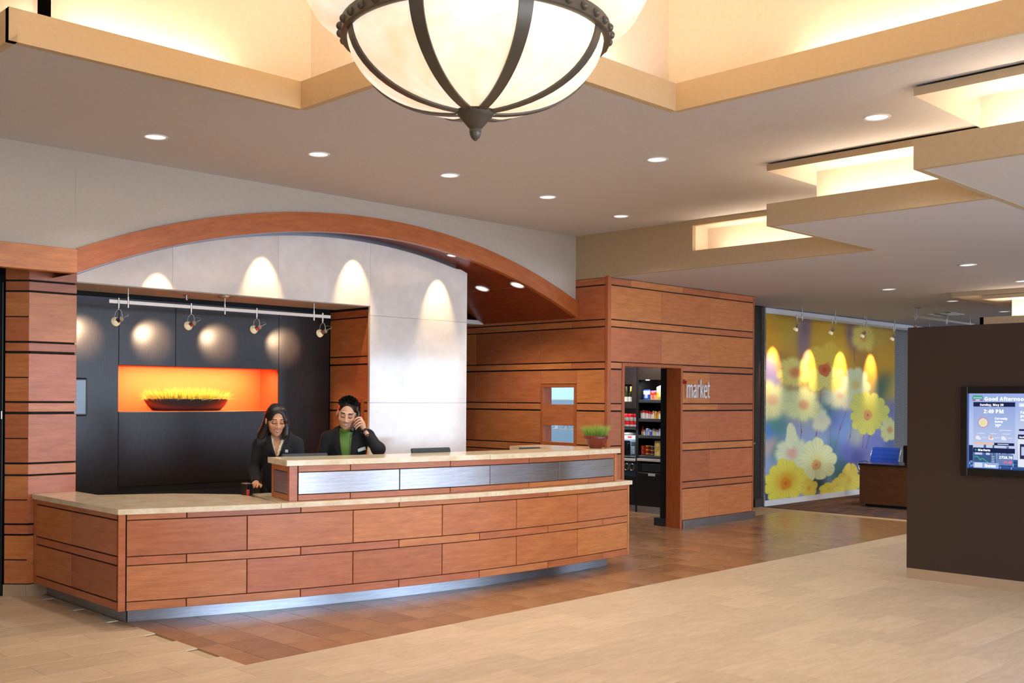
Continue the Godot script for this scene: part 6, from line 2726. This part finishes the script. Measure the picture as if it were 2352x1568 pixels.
func lapel(F: Field, pts: Array, m: Material, par: Node, lift := 0.011) -> void:
	# pts: rows of [inner x, outer x, y]
	var r0 := []
	var r1 := []
	var back0 := []
	for q in pts:
		var row := []
		var k0 := []
		for i in 5:
			var x := lerpf(q[0], q[1], i / 4.0)
			var z := F.front(x, q[2])
			row.append(Vector3(x, q[2], z + lift))
			k0.append(Vector3(x, q[2], z + 0.001))
		r0.append(row)
		back0.append(k0)
	var mb := MB.new()
	var fl: bool = (pts[0][1] > pts[0][0]) == (pts[1][2] > pts[0][2])
	mb.sheet(r0, not fl)
	mb.sheet(back0, fl)
	var e0 := [[], []]
	var e1 := [[], []]
	for i in r0.size():
		e0[0].append(back0[i][4])
		e0[1].append(r0[i][4])
		e1[0].append(r0[i][0])
		e1[1].append(back0[i][0])
	mb.sheet(e0, true)
	mb.sheet(e1, true)
	part("lapel", mb, m, par)


func woman() -> void:
	var o := seat_person("person", "woman with long dark hair, black jacket and cream blouse, smiling down behind the desk", 5.12, 8.06)
	var skin := Color(0.60, 0.30, 0.165)
	var head := Transform3D(Basis(Vector3.UP, 0.40) * Basis(Vector3.RIGHT, 0.26) * Basis(Vector3.BACK, -0.02), Vector3(-0.004, 1.492, 0.075))
	var inv := head.affine_inverse()
	var sh := [Vector3(-0.155, 1.285, -0.01), Vector3(0.145, 1.290, -0.01)]
	var arms := [[Vector3(-0.172, 1.275, -0.01), Vector3(-0.212, 1.06, 0.02), Vector3(-0.15, 0.96, 0.2)], [Vector3(0.160, 1.28, -0.01), Vector3(0.196, 1.06, 0.02), Vector3(0.14, 0.96, 0.2)]]
	var m := MB.new()
	var F := Field.new(Vector3(-0.32, -0.02, -0.2), Vector3(0.32, 1.42, 0.3), 0.014)
	clothed(F, -0.012, sh, arms, 0.86)
	legs(F, 0.9)
	F.bone(Vector3(0.0, 1.33, 0.0), Vector3(0.005, 1.42, 0.045), 0.05, 0.046, 0.04)
	F.mesh_into(m, func(p: Vector3) -> Color:
		if p.y > 1.15 and p.z > 0.0 and absf(p.x) < 0.11:
			var w := lerpf(0.012, 0.05, clampf((p.y - 1.17) / 0.2, 0, 1))
			if absf(p.x - 0.012) < w or p.y > 1.36:
				return skin
			return Color(0.75, 0.64, 0.46)
		if p.y > 1.36:
			return skin
		if p.y < 0.07:
			return Color(0.01, 0.01, 0.01)
		return Color(0.012, 0.012, 0.014))
	var H := Field.new(Vector3(-0.13, 1.33, -0.12), Vector3(0.14, 1.66, 0.23), 0.0034)
	face(H, head, false)
	H.bone(Vector3(0.0, 1.345, 0.015), Vector3(0.005, 1.44, 0.06), 0.046, 0.044, 0.03)
	H.mesh_into(m, func(p: Vector3) -> Color: return face_paint(inv * p, false, skin))
	for s in [-1.0, 1.0]:
		var w := Vector3(s * 0.145, 0.955, 0.215)
		var G := Field.new(w - Vector3(0.1, 0.09, 0.06), w + Vector3(0.1, 0.05, 0.2), 0.0045)
		resting_hand(G, w, s)
		G.mesh_into(m, func(_p: Vector3) -> Color: return skin)
	var sm := mat(Color.WHITE, 0.5)
	sm.vertex_color_use_as_albedo = true
	sm.subsurf_scatter_enabled = true
	sm.subsurf_scatter_strength = 0.08
	part("body", m, sm, o)
	# jacket with a deep opening
	var J := Field.new(Vector3(-0.34, 0.8, -0.2), Vector3(0.34, 1.43, 0.26), 0.0095)
	clothed(J, 0.006, sh, arms, 0.9)
	J.bone(Vector3(-0.07, 1.37, -0.02), Vector3(0.075, 1.37, -0.02), 0.035, 0.035, 0.04)
	J.carve(Vector3(-0.15, 1.12, -0.01), Vector3(0.15, 1.43, 0.26), func(p: Vector3) -> float: return maxf(absf(p.x - 0.012) - lerpf(0.0, 0.078, clampf((p.y - 1.14) / 0.24, 0, 1)), maxf(-p.z - 0.0 + 0.02 * clampf((1.40 - p.y) / 0.1, -1, 1), 1.14 - p.y)))
	J.carve(Vector3(-0.1, 1.3, -0.2), Vector3(0.1, 1.43, 0.26), func(p: Vector3) -> float: return Vector2(p.x - 0.003, (p.z - 0.01) * 0.9).length() - 0.056)
	J.carve(Vector3(-0.3, 0.8, -0.2), Vector3(0.3, 0.86, 0.26), func(p: Vector3) -> float: return p.y - 0.84)
	var jm := MB.new()
	J.mesh_into(jm, func(_p: Vector3) -> Color: return Color.WHITE)
	var black := cloth(rgb(17, 18, 21))
	part("jacket", jm, black, o)
	lapel(J, [[0.02, -0.006, 1.15], [-0.012, -0.062, 1.2], [-0.034, -0.088, 1.26], [-0.05, -0.10, 1.31], [-0.066, -0.085, 1.36]], black, o)
	lapel(J, [[0.006, 0.035, 1.15], [0.036, 0.08, 1.2], [0.058, 0.102, 1.26], [0.075, 0.112, 1.31], [0.09, 0.10, 1.36]], black, o)
	# frill of the blouse
	var fr := MB.new()
	for k in 13:
		var y := 1.19 + 0.0145 * k
		var x := 0.014 + lerpf(0.006, 0.046, k / 12.0) + 0.003 * sin(k * 2.1)
		fr.ball(Vector3(x, y, F.front(x, y) + 0.006), Vector3(0.013, 0.016, 0.006), 10, 6)
	part("blouse_frill", fr, mat(rgb(232, 218, 186), 0.8), o)
	# name badge
	var bz := J.front(0.075, 1.225)
	var bd := boxed(Vector3(0.043, 1.212, bz + 0.002), Vector3(0.107, 1.238, bz + 0.006), 0.002)
	part("name_badge", bd, mat(rgb(196, 200, 204), 0.3, 0.5), o)
	# hair: a cap and long falls on both sides
	var R := Field.new(Vector3(-0.26, 1.2, -0.22), Vector3(0.2, 1.7, 0.26), 0.006)
	R.xf = head
	R.egg(Vector3(0, 0.045, -0.02) * HEAD_F, Vector3(0.087, 0.100, 0.104) * HEAD_F, 0.02)
	R.egg(Vector3(0, -0.02, -0.05) * HEAD_F, Vector3(0.086, 0.10, 0.07) * HEAD_F, 0.03)
	R.egg(Vector3(0.006, -0.002, 0.10) * HEAD_F, Vector3(0.060, 0.098, 0.075) * HEAD_F, 0.012, Basis(Vector3.BACK, 0.10), true)
	R.xf = Transform3D()
	# falls beside the face, over the shoulders
	R.bone(Vector3(-0.020, 1.605, 0.070), Vector3(-0.072, 1.545, 0.085), 0.024, 0.022, 0.03)
	R.bone(Vector3(-0.072, 1.545, 0.085), Vector3(-0.092, 1.470, 0.060), 0.022, 0.026, 0.03)
	R.bone(Vector3(-0.092, 1.470, 0.060), Vector3(-0.112, 1.410, 0.045), 0.026, 0.036, 0.04)
	R.bone(Vector3(-0.112, 1.410, 0.045), Vector3(-0.137, 1.355, 0.035), 0.036, 0.040, 0.04)
	R.bone(Vector3(-0.137, 1.355, 0.035), Vector3(-0.150, 1.315, 0.045), 0.040, 0.022, 0.04)
	R.bone(Vector3(-0.020, 1.605, 0.070), Vector3(0.050, 1.575, 0.100), 0.022, 0.022, 0.03)
	R.bone(Vector3(0.050, 1.575, 0.100), Vector3(0.082, 1.500, 0.100), 0.022, 0.022, 0.03)
	R.bone(Vector3(0.082, 1.500, 0.100), Vector3(0.086, 1.425, 0.085), 0.022, 0.028, 0.03)
	R.bone(Vector3(0.086, 1.425, 0.085), Vector3(0.080, 1.370, 0.090), 0.028, 0.028, 0.03)
	R.bone(Vector3(0.080, 1.370, 0.090), Vector3(0.068, 1.335, 0.100), 0.028, 0.012, 0.03)
	R.bone(Vector3(-0.08, 1.46, -0.02), Vector3(-0.13, 1.34, -0.03), 0.05, 0.04, 0.04)
	R.bone(Vector3(0, 1.46, -0.06), Vector3(0, 1.27, -0.10), 0.085, 0.08, 0.04)
	var hm := MB.new()
	R.mesh_into(hm, func(p: Vector3) -> Color: return Color(0.010, 0.007, 0.006).lerp(Color(0.045, 0.018, 0.012), clampf((1.42 - p.y) / 0.14, 0, 1) * (0.5 + 0.5 * sin(p.x * 500.0)) * (1.0 if p.x < 0 else 0.4)))
	for i in 26:
		var f := i / 25.0
		hm.col = Color(0.022, 0.011, 0.009)
		var sx := lerpf(-0.172, -0.10, f)
		hm.tube([Vector3(sx + 0.035, 1.43, 0.06), Vector3(sx + 0.014, 1.375, 0.062), Vector3(sx, 1.325, 0.068), Vector3(sx - 0.004, 1.292 - 0.012 * (i % 3), 0.076)], 0.005, 6, 0.0012)
		sx = lerpf(0.05, 0.108, f)
		hm.tube([Vector3(sx, 1.43, 0.098), Vector3(sx, 1.38, 0.104), Vector3(sx - 0.012, 1.335 - 0.008 * (i % 3), 0.112)], 0.005, 6, 0.0012)
	var hairm := mat(Color.WHITE, 0.38)
	hairm.vertex_color_use_as_albedo = true
	part("hair", hm, hairm, o)


func man() -> void:
	var o := seat_person("person", "man in black jacket and green turtleneck, smiling down with a telephone at his ear", 5.90, 8.09)
	var skin := Color(0.70, 0.40, 0.25)
	var head := Transform3D(Basis(Vector3.BACK, -0.12) * Basis(Vector3.UP, 0.10) * Basis(Vector3.RIGHT, 0.27), Vector3(0.0, 1.543, 0.065))
	var inv := head.affine_inverse()
	var sh := [Vector3(-0.185, 1.325, -0.01), Vector3(0.175, 1.345, -0.01)]
	var elbow := Vector3(0.305, 1.222, 0.15)
	var wrist := Vector3(0.172, 1.385, 0.105)
	var arms := [[Vector3(-0.200, 1.31, -0.01), Vector3(-0.262, 1.07, 0.02), Vector3(-0.17, 0.95, 0.2)], [Vector3(0.19, 1.33, -0.01), elbow, wrist]]
	var m := MB.new()
	var F := Field.new(Vector3(-0.36, -0.02, -0.2), Vector3(0.4, 1.46, 0.3), 0.014)
	clothed(F, -0.012, sh, arms, 1.0)
	legs(F, 1.0)
	F.bone(Vector3(-0.005, 1.34, 0.0), Vector3(-0.005, 1.44, 0.035), 0.062, 0.058, 0.04)
	var green := Color(0.13, 0.27, 0.045)
	F.mesh_into(m, func(p: Vector3) -> Color:
		if p.y < 0.07:
			return Color(0.01, 0.01, 0.01)
		if p.y > 1.0 and absf(p.x) < 0.14:
			return green if p.y < 1.425 else skin
		if (p - wrist).length() < 0.15 and p.x > 0.12 and p.y > 1.25 and (p - wrist).dot(elbow - wrist) < 0.12 * (elbow - wrist).length():
			return skin
		return Color(0.012, 0.012, 0.014))
	var H := Field.new(Vector3(-0.13, 1.36, -0.13), Vector3(0.13, 1.72, 0.24), 0.0034)
	face(H, head, true)
	H.bone(Vector3(-0.005, 1.40, 0.015), Vector3(-0.003, 1.47, 0.045), 0.056, 0.054, 0.03)
	H.mesh_into(m, func(p: Vector3) -> Color:
		var q := inv * p
		if p.y < 1.425 - 0.2 * absf(p.x) and q.z < 0.055:
			return green
		return face_paint(q, true, skin))
	# hand closed round the handset
	var G := Field.new(Vector3(0.04, 1.34, 0.03), Vector3(0.23, 1.56, 0.2), 0.0042)
	var palm := Vector3(0.142, 1.458, 0.105)
	hand(G, wrist, palm, [
		[Vector3(0.135, 1.512, 0.118), Vector3(0.112, 1.514, 0.146), Vector3(0.090, 1.497, 0.152), Vector3(0.078, 1.480, 0.146)],
		[Vector3(0.145, 1.492, 0.124), Vector3(0.120, 1.492, 0.156), Vector3(0.094, 1.470, 0.160), Vector3(0.080, 1.450, 0.153)],
		[Vector3(0.148, 1.470, 0.126), Vector3(0.124, 1.466, 0.160), Vector3(0.098, 1.444, 0.163), Vector3(0.085, 1.426, 0.157)],
		[Vector3(0.145, 1.448, 0.122), Vector3(0.124, 1.440, 0.153), Vector3(0.104, 1.421, 0.158), Vector3(0.094, 1.407, 0.153)]],
		[Vector3(0.150, 1.43, 0.085), Vector3(0.125, 1.455, 0.070), Vector3(0.108, 1.485, 0.075), Vector3(0.104, 1.503, 0.083)], 0.03)
	G.mesh_into(m, func(_p: Vector3) -> Color: return skin)
	var w := Vector3(-0.165, 0.945, 0.215)
	var G2 := Field.new(w - Vector3(0.1, 0.09, 0.06), w + Vector3(0.1, 0.05, 0.2), 0.0045)
	resting_hand(G2, w, -1.0)
	G2.mesh_into(m, func(_p: Vector3) -> Color: return skin)
	var sm := mat(Color.WHITE, 0.5)
	sm.vertex_color_use_as_albedo = true
	sm.subsurf_scatter_enabled = true
	sm.subsurf_scatter_strength = 0.08
	part("body", m, sm, o)
	# jacket
	var J := Field.new(Vector3(-0.38, 0.78, -0.2), Vector3(0.42, 1.46, 0.28), 0.0095)
	clothed(J, 0.008, sh, [[arms[0][0], arms[0][1], arms[0][2]], [arms[1][0], elbow, elbow.lerp(wrist, 0.72)]], 1.04)
	J.bone(Vector3(-0.085, 1.39, -0.02), Vector3(0.075, 1.40, -0.02), 0.035, 0.035, 0.05)
	J.egg(elbow, Vector3(0.062, 0.058, 0.06), 0.04)
	J.carve(Vector3(-0.2, 1.0, -0.02), Vector3(0.2, 1.46, 0.28), func(p: Vector3) -> float: return maxf(maxf(lerpf(-0.02, -0.082, clampf((p.y - 1.02) / 0.38, 0, 1)) - p.x, p.x - lerpf(0.03, 0.048, clampf((p.y - 1.02) / 0.3, 0, 1))), maxf(-p.z + 0.02, 1.02 - p.y)))
	J.carve(Vector3(-0.12, 1.32, -0.2), Vector3(0.12, 1.46, 0.28), func(p: Vector3) -> float: return Vector2(p.x + 0.005, (p.z - 0.012) * 0.9).length() - 0.070)
	J.carve(Vector3(-0.36, 0.78, -0.2), Vector3(0.36, 0.86, 0.26), func(p: Vector3) -> float: return p.y - 0.82)
	# open cuff
	var ax := (wrist - elbow).normalized()
	var cuff := elbow.lerp(wrist, 0.72)
	J.carve(cuff - Vector3.ONE * 0.08, cuff + Vector3.ONE * 0.1, func(p: Vector3) -> float:
		var q := p - cuff
		return maxf((q - ax * q.dot(ax)).length() - 0.036, -(q.dot(ax)) - 0.005))
	var jm := MB.new()
	J.mesh_into(jm, func(_p: Vector3) -> Color: return Color.WHITE)
	var black := cloth(rgb(17, 18, 21))
	part("jacket", jm, black, o)
	lapel(J, [[-0.028, -0.04, 1.06], [-0.042, -0.075, 1.14], [-0.056, -0.112, 1.22], [-0.07, -0.135, 1.29], [-0.082, -0.115, 1.345], [-0.09, -0.10, 1.385]], black, o)
	lapel(J, [[0.034, 0.05, 1.06], [0.042, 0.082, 1.14], [0.048, 0.108, 1.22], [0.052, 0.128, 1.29], [0.054, 0.11, 1.345], [0.06, 0.075, 1.385]], black, o)
	# rolled collar of the sweater
	var col := MB.new()
	var ring := []
	for i in 25:
		var an := TAU * i / 24.0
		ring.append(Vector3(-0.005 + cos(an) * 0.060, 1.402 + 0.012 * cos(an) * 0.2 - 0.012 * sin(an), 0.022 + sin(an) * 0.062))
	col.tube(ring, 0.012, 8, -1, false)
	part("rolled_collar", col, mat(rgb(104, 146, 58), 0.9), o)
	# name badge, a strap at the wrist
	var bz := J.front(0.14, 1.215)
	var bd := MB.new()
	bd.xf = Transform3D(Basis(Vector3.BACK, 0.32) * Basis(Vector3.UP, 0.35), Vector3(0.14, 1.215, bz + 0.008))
	bd.box(Vector3(-0.04, -0.016, -0.003), Vector3(0.04, 0.016, 0.003), 0.002)
	part("name_badge", bd, mat(rgb(160, 166, 152), 0.35, 0.3), o)
	var br := MB.new()
	var bx := ax.cross(Vector3.UP).normalized()
	var bw := bx.cross(ax).normalized()
	var bp := []
	for i in 19:
		var an := TAU * i / 18.0
		bp.append(wrist + ax * 0.004 + (bx * cos(an) + bw * sin(an)) * 0.033)
	for k in 3:
		var q := []
		for p in bp:
			q.append(p + ax * (0.007 * (k - 1)))
		br.tube(q, 0.0045, 6, -1, false)
	part("wrist_strap", br, M.black, o)
	var stud := MB.new()
	for i in [2, 5, 8, 11, 14]:
		stud.ball(bp[i] + (bp[i] - wrist).normalized() * 0.004, Vector3(0.005, 0.005, 0.005), 8, 6)
	part("strap_stud", stud, M.chrome, o)
	# short spiky hair
	var R := Field.new(Vector3(-0.13, 1.48, -0.15), Vector3(0.13, 1.76, 0.2), 0.005)
	R.xf = head
	R.egg(Vector3(0, 0.046, -0.024) * HEAD_M, Vector3(0.083, 0.092, 0.1) * HEAD_M, 0.02)
	R.egg(Vector3(0, 0.0, -0.06) * HEAD_M, Vector3(0.080, 0.085, 0.06) * HEAD_M, 0.03)
	R.egg(Vector3(0, 0.004, 0.10) * HEAD_M, Vector3(0.070, 0.100, 0.083) * HEAD_M, 0.010, Basis(), true)
	R.egg(Vector3(0, -0.064, 0.02) * HEAD_M, Vector3(0.12, 0.055, 0.09) * HEAD_M, 0.01, Basis(), true)
	R.egg(Vector3(0, -0.020, 0.03) * HEAD_M, Vector3(0.12, 0.030, 0.035) * HEAD_M, 0.01, Basis(), true)
	R.xf = Transform3D()
	var hm := MB.new()
	R.mesh_into(hm, func(_p: Vector3) -> Color: return Color(0.008, 0.007, 0.007))
	hm.xf = head
	for i in 330:
		var an := rng.randf() * TAU
		var r := sqrt(rng.randf())
		var d := Vector3(cos(an) * r * 0.96, 0, sin(an) * r * 0.96)
		d.y = sqrt(maxf(0.05, 1.0 - d.x * d.x - d.z * d.z))
		var base := (Vector3(0, 0.046, -0.024) + d * Vector3(0.081, 0.090, 0.097)) * HEAD_M
		if base.y < 0.105 and base.z > 0.02:
			continue
		var dir := (Vector3(d.x * 0.9, 0.55 + 0.3 * rng.randf(), 0.1 + d.z * 0.5) + Vector3(rng.randf() - 0.5, 0, rng.randf() - 0.5) * 0.5).normalized()
		var tip := base + dir * (0.020 + 0.017 * rng.randf()) * (1.2 if base.z > 0.0 else 0.8)
		hm.col = Color(0.010, 0.009, 0.009) * (0.7 + 0.9 * rng.randf())
		hm.tube([base - d * 0.008, base.lerp(tip, 0.5), tip], 0.0085, 5, 0.002, false)
	hm.xf = Transform3D()
	var hairm := mat(Color.WHITE, 0.35)
	hairm.vertex_color_use_as_albedo = true
	part("hair", hm, hairm, o)
	# telephone handset
	var t := thing("telephone_handset", "black telephone handset held to the ear by the man in the green turtleneck", "telephone", o.position, "", -PI / 4)
	var T := Field.new(Vector3(0.02, 1.36, 0.02), Vector3(0.16, 1.6, 0.19), 0.0045)
	T.bone(Vector3(0.106, 1.545, 0.062), Vector3(0.108, 1.50, 0.108), 0.016, 0.0135, 0.01)
	T.bone(Vector3(0.108, 1.50, 0.108), Vector3(0.092, 1.43, 0.128), 0.0135, 0.0135, 0.01)
	T.bone(Vector3(0.092, 1.43, 0.128), Vector3(0.058, 1.395, 0.138), 0.0135, 0.016, 0.01)
	T.egg(Vector3(0.100, 1.553, 0.055), Vector3(0.018, 0.024, 0.022), 0.012)
	T.egg(Vector3(0.055, 1.397, 0.140), Vector3(0.022, 0.02, 0.018), 0.012)
	var tm := MB.new()
	T.mesh_into(tm, func(_p: Vector3) -> Color: return Color.WHITE)
	part("handset", tm, mat(rgb(20, 20, 22), 0.25), t)
	var cd := MB.new()
	cd.tube([Vector3(0.055, 1.38, 0.14), Vector3(0.042, 1.34, 0.15), Vector3(0.036, 1.28, 0.145), Vector3(0.034, 1.2, 0.15), Vector3(0.045, 1.1, 0.18), Vector3(0.06, 0.88, 0.2)], 0.0019, 6)
	part("cord", cd, M.black, t)
